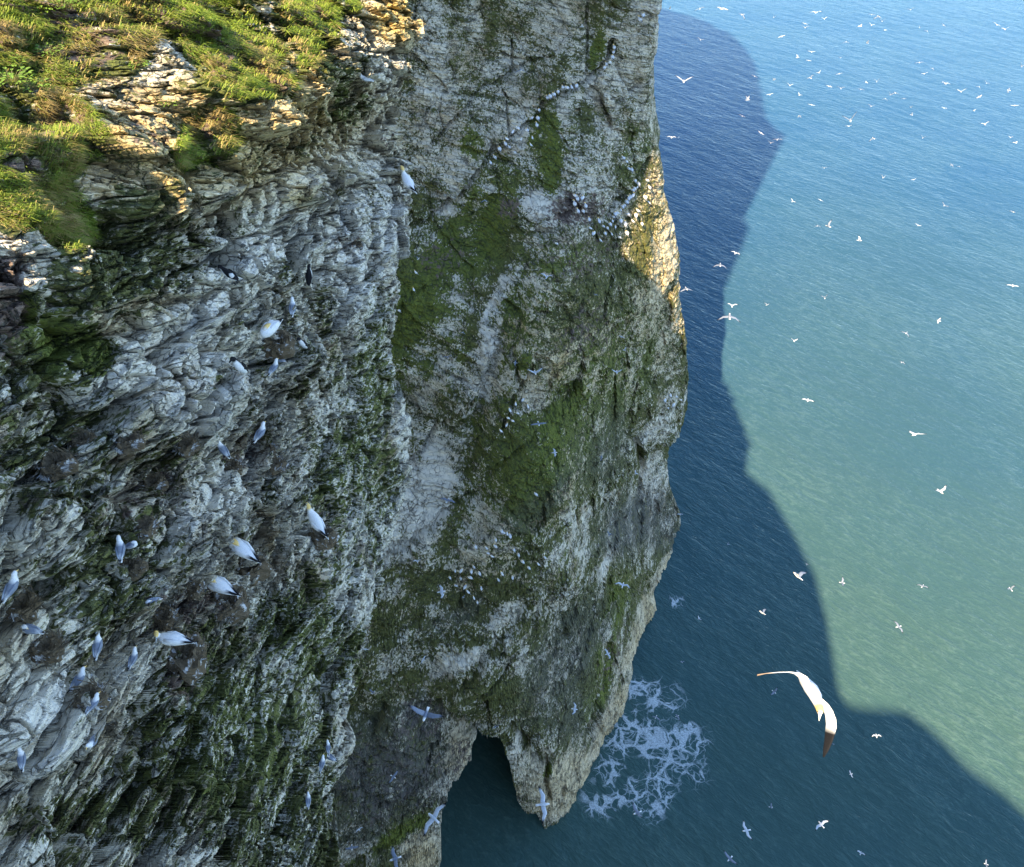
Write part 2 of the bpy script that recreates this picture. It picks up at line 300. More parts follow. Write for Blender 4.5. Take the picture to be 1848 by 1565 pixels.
near_px = (px, py, cc, GP, grass)

# ------------------------------------------------------------------ the headland across the water
HB = np.array([(1202, -120), (1199, 0), (1192, 90), (1186, 160), (1181, 225), (1180, 243), (1192, 262), (1202, 300), (1211, 370), (1224, 420), (1233, 475), (1232, 540), (1242, 610), (1250, 700), (1246, 760), (1216, 805), (1211, 850), (1219, 905), (1238, 955), (1236, 985), (1212, 1050), (1196, 1110), (1160, 1190), (1144, 1240), (1132, 1300), (1085, 1395), (1060, 1430), (1020, 1480), (1008, 1640), (1008, 1760)], float)
rows = np.arange(-120, 1760, 1.7); ncol = 430; us = np.linspace(0, 1, ncol); HL = 545.0
R = np.interp(rows, HB[:, 1], HB[:, 0]); gpx = HL + (R[:, None] - HL) * us; gpy = np.repeat(rows[:, None], ncol, 1)
def wl(px, py): return (px, py, float(sea_at(float(px), float(py))[1]))
CT = [wl(1236, 975), wl(1192, 1112), wl(1132, 1290), wl(1062, 1405), wl(992, 1480), (930, 1450, 43), wl(790, 1640), (795, 1500, 37), wl(700, 1700), wl(600, 1720), (806, 1420, 39), (850, 1345, 42),
      (1215, 810, 91), (1238, 700, 91), (1228, 500, 93), (1190, 250, 96), (1203, 0, 101), (1206, -120, 103), (1100, -120, 104), (1000, -120, 104), (780, -120, 100), (600, -120, 96), (1100, 0, 100), (1000, 170, 93), (880, 100, 97), (800, 100, 92), (700, 300, 84),
      (1100, 400, 83), (1000, 450, 76), (860, 450, 79), (760, 500, 74), (1000, 650, 67), (900, 700, 64), (1150, 600, 82), (700, 700, 66), (1000, 850, 60), (1100, 850, 70), (860, 900, 57), (740, 880, 57), (1000, 1050, 53), (850, 1050, 51), (1120, 1050, 66), (1060, 1150, 57), (900, 1200, 46), (750, 1150, 47), (620, 1100, 46), (1050, 1280, 51), (900, 1300, 44), (700, 1350, 40), (600, 1350, 39), (980, 1350, 45), (600, 700, 62), (600, 300, 82), (1180, 950, 84), (1160, 1080, 76)]
CT = np.array(CT)
def tps(P, v, X, Y):
    s = 500.0; A = P / s
    d = np.hypot(A[:, None, 0] - A[None, :, 0], A[:, None, 1] - A[None, :, 1]); K = np.where(d > 0, d * d * np.log(d + 1e-9), 0) + np.eye(len(P)) * .004
    Q = np.concatenate([np.ones((len(P), 1)), A], 1); M = np.block([[K, Q], [Q.T, np.zeros((3, 3))]])
    w = np.linalg.solve(M, np.concatenate([v, np.zeros(3)])); out = w[-3] + w[-2] * X / s + w[-1] * Y / s
    for i in range(len(P)):
        d = np.hypot(X / s - A[i, 0], Y / s - A[i, 1]); out = out + w[i] * d * d * np.log(d + 1e-9)
    return out
Y0 = tps(CT[:, :2], CT[:, 2], gpx, gpy)
fx, fy = gpx.ravel(), gpy.ravel(); uu = np.repeat(us[None], len(rows), 0).ravel()
r = ray(gpx, gpy); P3 = (r * (Y0 / r[..., 1])[..., None]).reshape(-1, 3)
rim = sstep(1175, 1240, fx + 40 * (uu > .99)) * 0
dd = (R[:, None] - gpx).ravel(); Dh = -1.6 * np.clip(1 - dd / 22, 0, 1) ** 2
ledges = [(7, 1.5, [(690, 440), (745, 415), (790, 388), (830, 350), (868, 305), (905, 262), (935, 235), (968, 215), (982, 186), (1010, 168), (1055, 152), (1085, 128), (1104, 100), (1110, 70)]),
          (7, 1.4, [(1010, 408), (1038, 372), (1060, 395), (1092, 408), (1108, 392), (1125, 368), (1145, 345), (1160, 318), (1172, 290)]),
          (9, 1.3, [(880, 860), (930, 815), (975, 770), (1010, 720)]), (5, 1.2, [(905, 790), (925, 740), (945, 690), (960, 640)]),
          (8, 1.6, [(640, 1045), (700, 1000), (760, 960), (815, 930), (880, 890)]), (7, 1.2, [(690, 900), (765, 830), (800, 770), (850, 720)]),
          (9, 2.0, [(1080, 1030), (1120, 985), (1155, 930), (1165, 860), (1150, 800)]), (8, 2.2, [(1080, 1140), (1105, 1085), (1150, 1030), (1238, 980)]), (8, 1.4, [(960, 1130), (1000, 1060), (1050, 990), (1130, 930)]),
          (9, 1.6, [(1060, 1340), (1085, 1250), (1100, 1160)]), (9, 2.2, [(790, 1250), (800, 1290), (820, 1315), (860, 1330)]), (8, 1.6, [(730, 1290), (790, 1250), (850, 1205), (900, 1150), (960, 1090)]), (10, 2.0, [(925, 1320), (960, 1370), (985, 1350)]), (6, 1.2, [(982, 1350), (985, 1420)]),
          (7, 1.2, [(905, 520), (940, 560), (925, 620), (935, 690)]), (6, 1.2, [(950, 560), (1010, 520), (1080, 480)]), (4, .8, [(1065, 0), (1062, 60), (1058, 140)]), (3, .8, [(923, 75), (926, 130)]), (4, .9, [(780, 260), (870, 160), (1000, 100)]), (3, .8, [(912, 170), (916, 245)]), (4, 1.0, [(930, 400), (970, 415), (995, 420)]),
          (5, 1.0, [(1000, 1250), (1080, 1150), (1110, 1090)]), (6, 1.4, [(690, 1565), (760, 1500), (800, 1430)])]
wx, wy = fx + 6 * fbm(P3 * .35, 3, 300), fy + 6 * fbm(P3 * .35 + 4, 3, 301)
Lg = lines(wx, wy, ledges); Dh = Dh - 1.25 * Lg
bul = [(800, 560, 130, 190, 50, 1.2), (1000, 560, 110, 120, 20, 2.2), (950, 380, 50, 40, 0, 1.5), (1060, 300, 60, 70, 0, 1.5), (960, 860, 120, 70, 50, 2.0), (780, 860, 90, 130, 60, -1.5), (860, 1190, 120, 50, 35, 1.4), (700, 1400, 100, 110, 20, 1.2), (1010, 1410, 70, 70, 0, 1.6), (1190, 760, 50, 50, 0, 2.0),
       (1160, 520, 40, 110, -8, 1.5), (900, 640, 18, 190, -15, -1.6), (1190, 900, 40, 70, 0, -1.0), (1010, 180, 28, 100, 0, 1.0), (1070, 70, 16, 90, 0, -1.0), (880, 1250, 90, 60, 0, 1.2), (1060, 1000, 90, 40, 45, 1.0), (770, 1290, 45, 40, 0, -1.6)]
for b_ in bul: Dh = Dh + b_[5] * blobs(wx, wy, [(*b_[:5], 1)])
# the foot of the cliff steps out just above the water
fz = P3[:, 2] + H
Dh = Dh - 1.2 * np.exp(-((fz - 2.0) / 1.8) ** 2)
Dh = Dh + 1.4 * fbm(P3 * .07, 3, 310) + .8 * fbm(P3 * np.array([.35, .35, .09]), 3, 311)
bed = P3[:, 2] + .22 * P3[:, 0] + .1 * P3[:, 1]; q = np.stack([P3[:, 0] + .5 * P3[:, 1], P3[:, 1] * .6, bed], 1)
q2 = q + np.stack([fbm(P3 * .2, 3, 320), fbm(P3 * .2 + 5, 3, 321), .6 * fbm(P3 * .25 + 8, 3, 322)], 1) * 2.0
f, c = facets(q2 * np.array([.16, .16, .22]), 331); Dh = Dh + 1.2 * f - .3 * c
shr = 1 - .6 * blobs(fx, fy, [(980, 100, 260, 170, 0, 1), (1130, 150, 90, 160, 0, 1), (830, 160, 60, 160, 0, 1), (760, 880, 70, 130, -20, 1), (850, 480, 130, 200, -20, .6)])
f, c = facets(q2 * np.array([.42, .42, .75]), 341, .7, 1); Dh = Dh + shr * (.55 * f - .22 * c)
bs = bed * .95 + 1.2 * fbm(P3 * .2, 2, 350); st = bs - np.floor(bs); Dh = Dh + .30 * (st ** 2 - .4); st2 = (bed * 3.1 + fbm(P3 * .3, 2, 352)) % 1.0; Dh = Dh + .17 * (st2 ** 2 - .4)
f, c = facets(q2 * np.array([1.1, 1.1, 1.9]), 351, .9); Dh = Dh + shr * (.24 * f - .1 * c)
f, c = facets(q2 * np.array([2.6, 2.6, 3.8]), 361, 1.); Dh = Dh + shr * (.12 * f - .05 * c)
Dh = Dh + .08 * fbm(q * np.array([3, 3, 4.5]), 3, 370)
# the sea cave: the rock inside this outline lies far back
cave = [(852, 1345), (862, 1334), (880, 1328), (898, 1330), (908, 1345), (920, 1385), (928, 1425), (944, 1455), (985, 1490), (985, 1760), (796, 1760), (794, 1560), (794, 1500), (800, 1450), (815, 1405), (838, 1392), (850, 1370)]
def inside(x, y, poly):
    r_ = np.zeros(x.shape, bool); n = len(poly)
    for i in range(n):
        x0, y0 = poly[i]; x1, y1 = poly[(i + 1) % n]
        if y0 == y1: continue
        r_ ^= ((y0 > y) != (y1 > y)) & (x < (x1 - x0) * (y - y0) / (y1 - y0) + x0)
    return r_
cv = inside(wx, wy, cave); Dh = np.where(cv, -24, Dh)
HX = P3.copy(); HX[:, 1] -= Dh; HX[:, 0] += .12 * Dh * (~cv); HX[:, 2] += .25 * fbm(P3 * .8, 2, 380) + H
HX[:, 0] = np.where(cv, HX[:, 0] * 1.35 + 1.0, HX[:, 0]); 
G = HX.reshape(len(rows), ncol, 3); zedge = G[:, -1]
jit = fbm(zedge * np.array([.3, .3, .3]), 4, 390)[:, None] * np.array([1.0, 1.2, 0])
CS = cast([(1434, 300), (1412, 240), (1396, 180), (1382, 125), (1345, 80), (1280, 45), (1195, 22)], 146)
back = [(-.7, 2.0), (-2.0, 6), (-2.6, 14)] + [(X - 19.5, Y - 98) for X, Y in CS if Y - 98 > 18] + [(-26, CS[-1][1] - 60)]
bb = np.array([(0, 0)] + back, float); ll = np.concatenate([[0], np.cumsum(np.hypot(*np.diff(bb, axis=0).T))]); tt = ll[-1] * np.linspace(0, 1, 90)[1:] ** 1.8
sc_ = []
for t_ in tt:
    a = zedge + np.array([np.interp(t_, ll, bb[:, 0]), np.interp(t_, ll, bb[:, 1]), 0]); amp = min(t_ / 4, 1)
    sc_.append((a + (fbm(a * .16, 4, 392)[:, None] * .9 + fbm(a * .8, 3, 393)[:, None] * .35) * np.array([1.0, .3, 0]) * amp)[:, None])
G = np.concatenate([G] + sc_, 1)
lft = G[:, 0]; G = np.concatenate([(lft + np.array([-80, 60, 0]))[:, None], (lft + np.array([-12, 0, 0]))[:, None], G], 1)
top = G[0]; ex = []
for z_, y_ in [(98, .5), (108, .9), (124, 1.6), (146, 2.6)]:
    a = top.copy(); a[:, 1] += y_ ; a[:, 2] = z_; a += fbm(a * .25, 3, 395)[:, None] * np.array([1.1, 1.1, .4]); ex.append(a)
cap = ex[-1].copy(); cap[:, 0] = -60; cap[:, 2] = 147; cap2 = cap.copy(); cap2[:, 1] = CS[-1][1] + 40
G = np.concatenate([cap2[None], cap[None]] + [a[None] for a in ex[::-1]] + [G], 0)
Rn, Kn = G.shape[:2]
me = mesh_np('headland', G.reshape(-1, 3), grid_faces(Rn, Kn), smooth=False)
GP = G.reshape(-1, 3); px, py, cc = proj(GP.astype(float))
px2 = px + 30 * fbm(GP * .16, 5, 400, .6); py2 = py + 30 * fbm(GP * .16 + 31, 5, 401, .6)
sheer = blobs(px2, py2, [(980, 100, 260, 150, 0, 1), (1130, 150, 90, 140, 0, 1), (830, 160, 60, 160, 0, 1), (1060, 300, 50, 60, 0, 1)])
gr = blobs(px2, py2, [(800, 490, 270, 70, 63, .95), (955, 570, 200, 32, 74, .8), (1000, 810, 230, 70, 52, .85), (1120, 640, 90, 60, 50, .6), (850, 400, 60, 150, -25, 1), (770, 550, 75, 110, -20, .85), (740, 640, 50, 80, 0, .7), (995, 300, 28, 120, 0, 1), (985, 240, 40, 60, 0, .8), (1080, 90, 14, 60, 0, .9), (940, 540, 30, 120, -28, .95), (1000, 480, 60, 18, 25, 1), (915, 610, 12, 90, -5, 1), (865, 430, 50, 60, 0, .9),
    (1150, 280, 25, 60, 0, .6), (850, 270, 35, 30, 0, .7), (1090, 1200, 14, 110, -14, 1), (1110, 1100, 12, 60, -20, .9), (720, 1505, 90, 16, 33, 1), (1020, 960, 16, 90, 0, .5), (940, 860, 60, 110, -35, .75), (1060, 700, 90, 60, 30, .6), (870, 740, 30, 90, -20, .6), (640, 880, 60, 90, 0, .6), (780, 640, 60, 60, 0, .8), (640, 1560, 60, 14, 30, 1), (930, 710, 20, 40, 0, .6), (985, 1390, 8, 22, -10, .8), (1060, 330, 10, 60, 0, .5)])
vs = fbm(GP * np.array([.5, .2, .05]), 4, 410) * 1.3                                       # drip streaks down the sheer face
ms = .60 + .22 * fbm(GP * .12, 3, 411) + .16 * vs
ms = np.where(sheer > 0, ms * (1 - sheer) + sheer * (.46 + .22 * vs), ms)
dg = np.stack([(GP[:, 0] - .55 * GP[:, 2]) * .32, GP[:, 1] * .05, (GP[:, 2] + .55 * GP[:, 0]) * .045], 1); vd = fbm(dg, 4, 414); gr = np.clip(gr * (1 + .3 * fbm(GP * .5, 3, 412) + .8 * vd), 0, 1); ms = ms + .30 * vd * (1 - .5 * sheer); ms = np.maximum(ms, gr * .86)
ms = np.maximum(ms, blobs(px2, py2, [(1040, 560, 110, 80, 30, .66), (960, 830, 130, 110, 45, .8), (850, 1100, 160, 80, 30, .68), (900, 1260, 120, 70, 10, .68), (660, 950, 40, 90, 0, .66), (700, 1150, 60, 60, 30, .72), (1110, 850, 60, 60, 0, .66), (930, 1000, 150, 60, 30, .66), (1180, 740, 40, 60, 0, .66)]))
wh = blobs(px2, py2, [(770, 880, 60, 110, -25, .85), (700, 860, 30, 110, 0, .7), (965, 378, 40, 32, -20, .8), (895, 570, 22, 110, -18, .85), (850, 690, 50, 60, -30, .5), (1190, 770, 50, 25, 40, .6), (1170, 870, 30, 50, 0, .7), (1100, 1010, 15, 50, -35, .8), (835, 1195, 60, 14, 28, .8), (690, 970, 50, 60, 0, .7), (640, 1130, 30, 90, -12, .7), (610, 1240, 14, 120, -8, .8), (930, 250, 20, 60, -10, .6), (790, 200, 40, 200, 0, .45), (905, 1120, 30, 14, 30, .5), (1060, 385, 90, 40, 20, .3), (870, 1010, 60, 30, 0, .3), (1215, 720, 25, 25, 0, .5), (1200, 500, 30, 170, -5, .45), (1060, 150, 40, 40, 0, .3), (925, 1350, 12, 50, -15, .4)])
ms = ms * (1 - .72 * wh * (1 - gr))
foot = blobs(px, py2, [(1030, 1420, 90, 80, 0, 1), (1170, 1130, 110, 24, 62, 1), (1215, 1010, 60, 16, 55, 1), (760, 1535, 45, 45, 0, 1), (830, 1370, 30, 50, 0, .8), (1105, 1300, 100, 20, 60, 1), (1180, 1080, 90, 20, 60, .8)]) * (1 - gr)
ms = ms * (1 - .75 * foot)
br = .15 + .25 * sheer * 0 + blobs(px2, py2, [(700, 1400, 130, 110, 20, .35), (1060, 460, 110, 60, 20, .3), (1060, 600, 90, 60, 30, .3), (1040, 385, 70, 40, 20, .5), (1180, 330, 20, 60, 0, .3), (760, 1300, 60, 60, 0, .4), (830, 1370, 30, 50, 0, .35), (910, 380, 30, 30, 0, .4), (1100, 1180, 20, 120, -20, .3), (1170, 1130, 110, 20, 60, .2), (800, 470, 60, 60, 0, .3)])
dk = blobs(px2, py2, [(1150, 940, 90, 55, 30, .75), (990, 890, 60, 30, 55, .8), (930, 940, 60, 25, 25, .85), (700, 1400, 130, 110, 20, .72), (1060, 820, 60, 50, 0, .45), (1020, 1190, 50, 130, -30, .55), (760, 1290, 45, 35, 0, .8), (1030, 1290, 70, 50, 0, .45), (1180, 960, 60, 40, 0, .6), (820, 1110, 60, 20, 30, .4), (650, 1500, 80, 70, 0, .55), (1090, 780, 40, 50, 0, .5)])  # dark stains, plus patches of shade painted into the colour
oc = np.maximum(foot * .5, blobs(px2, py2, [(1050, 620, 120, 120, 20, .45), (980, 880, 130, 60, 45, .5), (870, 1040, 90, 60, 20, .35), (1080, 700, 90, 80, 0, .4), (1180, 480, 60, 240, 0, .5), (1000, 860, 60, 80, 0, .25)]))  # warm-toned rock, with the sunlit gold of the rim painted in
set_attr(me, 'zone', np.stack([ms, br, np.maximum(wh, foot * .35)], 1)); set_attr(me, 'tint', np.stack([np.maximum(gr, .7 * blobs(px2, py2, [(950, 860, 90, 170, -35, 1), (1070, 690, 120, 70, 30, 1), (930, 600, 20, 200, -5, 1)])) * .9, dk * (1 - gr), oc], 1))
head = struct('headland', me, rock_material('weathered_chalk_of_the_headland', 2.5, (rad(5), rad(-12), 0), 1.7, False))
head_px = (px, py, cc, GP)

# ------------------------------------------------------------------ sea
def water_material():
    k = NT('sea_water'); pos = k.n('ShaderNodeNewGeometry').outputs['Position']
    a = k.mapping(k.mapping(pos, rot=(0, 0, rad(44))), scale=(.36, 1.0, 1)); b = k.mapping(k.mapping(pos, rot=(0, 0, rad(34))), scale=(.5, 1, 1)); c = k.mapping(k.mapping(pos, rot=(0, 0, rad(52))), scale=(.4, 1, 1))
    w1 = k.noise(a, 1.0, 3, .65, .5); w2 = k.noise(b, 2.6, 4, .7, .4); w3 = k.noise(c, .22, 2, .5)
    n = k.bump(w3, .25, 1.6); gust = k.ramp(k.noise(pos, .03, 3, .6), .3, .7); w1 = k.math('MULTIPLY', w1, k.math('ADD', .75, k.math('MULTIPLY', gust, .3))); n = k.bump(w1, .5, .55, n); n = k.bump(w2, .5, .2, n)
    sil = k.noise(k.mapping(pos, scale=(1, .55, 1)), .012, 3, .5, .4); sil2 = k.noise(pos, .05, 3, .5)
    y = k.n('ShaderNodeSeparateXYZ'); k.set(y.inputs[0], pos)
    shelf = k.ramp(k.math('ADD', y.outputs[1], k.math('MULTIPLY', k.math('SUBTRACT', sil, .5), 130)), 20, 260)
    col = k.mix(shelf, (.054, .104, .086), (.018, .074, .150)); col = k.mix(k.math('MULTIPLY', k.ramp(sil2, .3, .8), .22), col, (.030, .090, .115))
    col = k.mix(k.ramp(k.math('ADD', k.math('MULTIPLY', w1, .5), k.math('MULTIPLY', w2, .5)), .42, .66), k.mix(.14, col, (.01, .04, .06)), k.mix(.06, col, (.4, .55, .5)))
    foam = None
    fp = [(*[float(v) for v in sea_at(float(x), float(y_))[:2]], r_) for x, y_, r_ in
          [(1165, 1330, 7.5), (1215, 1375, 6.5), (1120, 1400, 6), (1170, 1440, 5), (1190, 1270, 5.5), (1225, 1330, 6), (1090, 1440, 4), (1222, 1085, 2.0), (1150, 1245, 3), (1110, 1350, 4)]]
    for x, y_, r_ in fp:
        d = k.n('ShaderNodeVectorMath'); d.operation = 'DISTANCE'; k.set(d.inputs[0], pos); d.inputs[1].default_value = (x, y_, 0)
        m = k.math('SUBTRACT', 1, k.math('DIVIDE', d.outputs['Value'], r_), clamp=True); foam = m if foam is None else k.math('MAXIMUM', foam, m)
    dn = k.n('ShaderNodeTexNoise'); k.set(dn.inputs['Vector'], pos); dn.inputs['Scale'].default_value = .35; dn.inputs['Detail'].default_value = 4
    dp = k.n('ShaderNodeVectorMath'); dp.operation = 'MULTIPLY_ADD'; k.set(dp.inputs[0], dn.outputs[1]); dp.inputs[1].default_value = (3.2, 3.2, 0); k.set(dp.inputs[2], pos)
    fn = k.vor(dp.outputs[0], .42, 'DISTANCE_TO_EDGE'); fn2 = k.noise(pos, .2, 3, .6, .6); fn3 = k.vor(dp.outputs[0], 1.1, 'DISTANCE_TO_EDGE')
    wv = k.math('MULTIPLY', foam, k.ramp(fn2, .30, .62)); ff = k.math('SUBTRACT', 1, k.ramp(fn, k.math('MULTIPLY', wv, .10), k.math('ADD', .01, k.math('MULTIPLY', wv, .20))))
    f2_ = k.math('SUBTRACT', 1, k.ramp(fn3, k.math('MULTIPLY', wv, .06), k.math('ADD', .01, k.math('MULTIPLY', wv, .16))))
    ff = k.math('MULTIPLY', k.math('ADD', ff, k.math('MULTIPLY', f2_, .6), clamp=True), k.ramp(wv, .03, .45))
    fine = k.ramp(k.noise(pos, 4.0, 3, .7), .3, .62); ff = k.math('MULTIPLY', ff, k.math('ADD', .35, k.math('MULTIPLY', fine, .6)), clamp=True)
    ff = k.math('MULTIPLY', ff, .8); col = k.mix(ff, col, (.66, .72, .76)); k.set(k.b.inputs['IOR'], 1.34)
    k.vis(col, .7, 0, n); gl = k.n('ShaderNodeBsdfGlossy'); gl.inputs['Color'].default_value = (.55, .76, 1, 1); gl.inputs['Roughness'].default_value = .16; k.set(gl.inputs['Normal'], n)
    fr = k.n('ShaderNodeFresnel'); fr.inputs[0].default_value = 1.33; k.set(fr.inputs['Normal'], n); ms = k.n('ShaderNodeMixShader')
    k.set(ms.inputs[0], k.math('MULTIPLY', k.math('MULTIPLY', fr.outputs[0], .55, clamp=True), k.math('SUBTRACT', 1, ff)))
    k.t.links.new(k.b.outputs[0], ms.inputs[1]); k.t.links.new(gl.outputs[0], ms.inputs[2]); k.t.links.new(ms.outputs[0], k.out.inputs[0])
    return k.m
S = 9000.0
ys = np.concatenate([[-S], np.linspace(-300, 900, 25), [S]]); xs = np.concatenate([[-S], np.linspace(-500, 700, 25), [S]])
V = np.array([(x, y, 0) for y in ys for x in xs]); me = mesh_np('sea', V, grid_faces(len(ys), len(xs))[:, ::-1])
struct('sea', me, water_material())
# ------------------------------------------------------------------ unseen high ground inland, added to shade the upper headland
hn = 60; ux = np.linspace(-75, -8.4, hn); uy = np.linspace(37, 82, hn); GX, GY = np.meshgrid(ux, uy)
HZ = 152 + 4 * fbm(np.stack([GX.ravel() * .08, GY.ravel() * .08, 0 * GX.ravel()], 1), 3, 500).reshape(GX.shape)
edge_ = np.minimum(np.minimum(-8.4 - GX, GY - 37), 82 - GY); HZ = 96 + (HZ - 96) * sstep(0, 2.5, edge_ + .3)
P_ = np.stack([GX + 1.2 * fbm(np.stack([GX.ravel() * .2, GY.ravel() * .2, HZ.ravel() * .1], 1), 3, 501).reshape(GX.shape), GY, HZ], -1).reshape(-1, 3)
me = mesh_np('hidden_shade_hill', P_, grid_faces(hn, hn)[:, ::-1]); set_attr(me, 'zone', np.tile([.9, .2, 0], (len(P_), 1))); set_attr(me, 'tint', np.tile([.7, 0, .2], (len(P_), 1)))
struct('hidden_shade_hill', me, bpy.data.materials['chalk_rock_with_algae'])

# ------------------------------------------------------------------ finding the rock under a place in the photo
class Surf:
    def __init__(s, px, py, c, P):
        m = (c > 1) & (px > -150) & (px < 1400) & (py > -150) & (py < 1700); s.px, s.py, s.c, s.P = px[m], py[m], c[m], P[m]
        o = np.argsort(s.py); s.px, s.py, s.c, s.P = s.px[o], s.py[o], s.c[o], s.P[o]
    def __call__(s, x, y, rad_=3.0, pc=15):
        while True:
            a, b = np.searchsorted(s.py, [y - rad_, y + rad_]); m = np.abs(s.px[a:b] - x) < rad_; i = np.nonzero(m)[0] + a
            if len(i): break
            rad_ *= 1.6
        c0 = np.percentile(s.c[i], pc); r_ = ray(float(x), float(y)) / F * c0
        return Vector(r_) + Vector((0, 0, H))
near_s = Surf(*near_px[:4]); head_s = Surf(*head_px)

def tag(o, label, cat, group=None, kind=None):
    if label: o['label'] = label
    if cat: o['category'] = cat
    if group: o['group'] = group
    if kind: o['kind'] = kind
    return o

# ------------------------------------------------------------------ birds
def plumage_material():
    k = NT('feathers'); a = k.attr('plumage').outputs[0]; pos = k.n('ShaderNodeTexCoord').outputs['Object']
    n = k.noise(k.mapping(pos, scale=(12, 40, 40)), 1.6, 3, .6)
    return k.vis(k.mix(k.math('MULTIPLY', k.ramp(n, .35, .7), .22), a, (.25, .25, .27), 'MULTIPLY'), .75, .2, k.bump(n, .25, .01))
FEATHER = plumage_material()
WHITE, GREY, DARK, YEL, BILL, LG = (.78, .78, .78), (.20, .23, .29), (.010, .010, .012), (.80, .56, .20), (.42, .46, .50), (.55, .58, .62)
class Bird:
    def __init__(s): s.V, s.F, s.K = [], [], []
    def loft(s, st, n=10, split=-.15):
        """stations (x, y, z, half width, half height, colour above, colour below)"""
        b = len(s.V); N = len(st)
        for i, (x, y, z, rw, rh, ct, cb) in enumerate(st):
            p0 = Vector(st[max(i - 1, 0)][:3]); p1 = Vector(st[min(i + 1, N - 1)][:3]); t = (p1 - p0).normalized()
            side = t.cross(Vector((0, 0, 1))); side = side.normalized() if side.length > .05 else Vector((0, -1, 0)); up = side.cross(t).normalized()
            for k in range(n):
                a = 2 * math.pi * k / n; v = Vector((x, y, z)) + side * (math.cos(a) * rw) + up * (math.sin(a) * rh)
                s.V.append(v); wt = 1 if math.sin(a) > split else 0; s.K.append([ct[j] * wt + cb[j] * (1 - wt) for j in range(3)])
        for i in range(N - 1):
            for k in range(n):
                a, c = b + i * n + k, b + i * n + (k + 1) % n; s.F.append((a, c, c + n, a + n))
        s.F.append(tuple(b + k for k in range(n))[::-1]); s.F.append(tuple(b + (N - 1) * n + k for k in range(n)))
    def wing(s, st, th=.012):
        """stations (leading point, trailing point, colour above, colour below) -> a closed cambered wing"""
        b = len(s.V); M = 5
        for (L, T, ct, cb) in st:
            L, T = Vector(L), Vector(T); ch = (T - L).length
            for sd in (1, -1):
                for j in range(M):
                    f = j / (M - 1); hgt = (math.sin(math.pi * min(f * 1.25, 1)) * .06 * ch) + sd * th * ((1 - f) * .9 + .1) * (.35 if j in (0,) else 1)
                    s.V.append(L.lerp(T, f) + Vector((0, 0, hgt))); s.K.append(ct if sd > 0 else cb)
        W = 2 * M
        for i in range(len(st) - 1):
            for r_ in range(W):
                ring = list(range(M)) + list(range(2 * M - 1, M - 1, -1)); a, c = ring[r_], ring[(r_ + 1) % W]
                s.F.append((b + i * W + a, b + i * W + c, b + (i + 1) * W + c, b + (i + 1) * W + a))
        ring = list(range(M)) + list(range(2 * M - 1, M - 1, -1))
        s.F.append(tuple(b + a for a in ring)[::-1]); s.F.append(tuple(b + (len(st) - 1) * W + a for a in ring))
    def ball(s, c, r, colr, n=6):
        s.loft([(c[0] - r, c[1], c[2], r * .05, r * .05, colr, colr), (c[0] - r * .6, c[1], c[2], r * .8, r * .8, colr, colr), (c[0], c[1], c[2], r, r, colr, colr), (c[0] + r * .6, c[1], c[2], r * .8, r * .8, colr, colr), (c[0] + r, c[1], c[2], r * .05, r * .05, colr, colr)], n)
    def mesh(s, name):
        me = bpy.data.meshes.new(name); me.from_pydata([tuple(v) for v in s.V], [], s.F); me.update()
        a = me.attributes.new('plumage', 'FLOAT_COLOR', 'POINT'); a.data.foreach_set('color', np.concatenate([np.array(s.K, np.float32), np.ones((len(s.K), 1), np.float32)], 1).ravel())
        me.polygons.foreach_set('use_smooth', [True] * len(me.polygons)); me.materials.append(FEATHER); return me

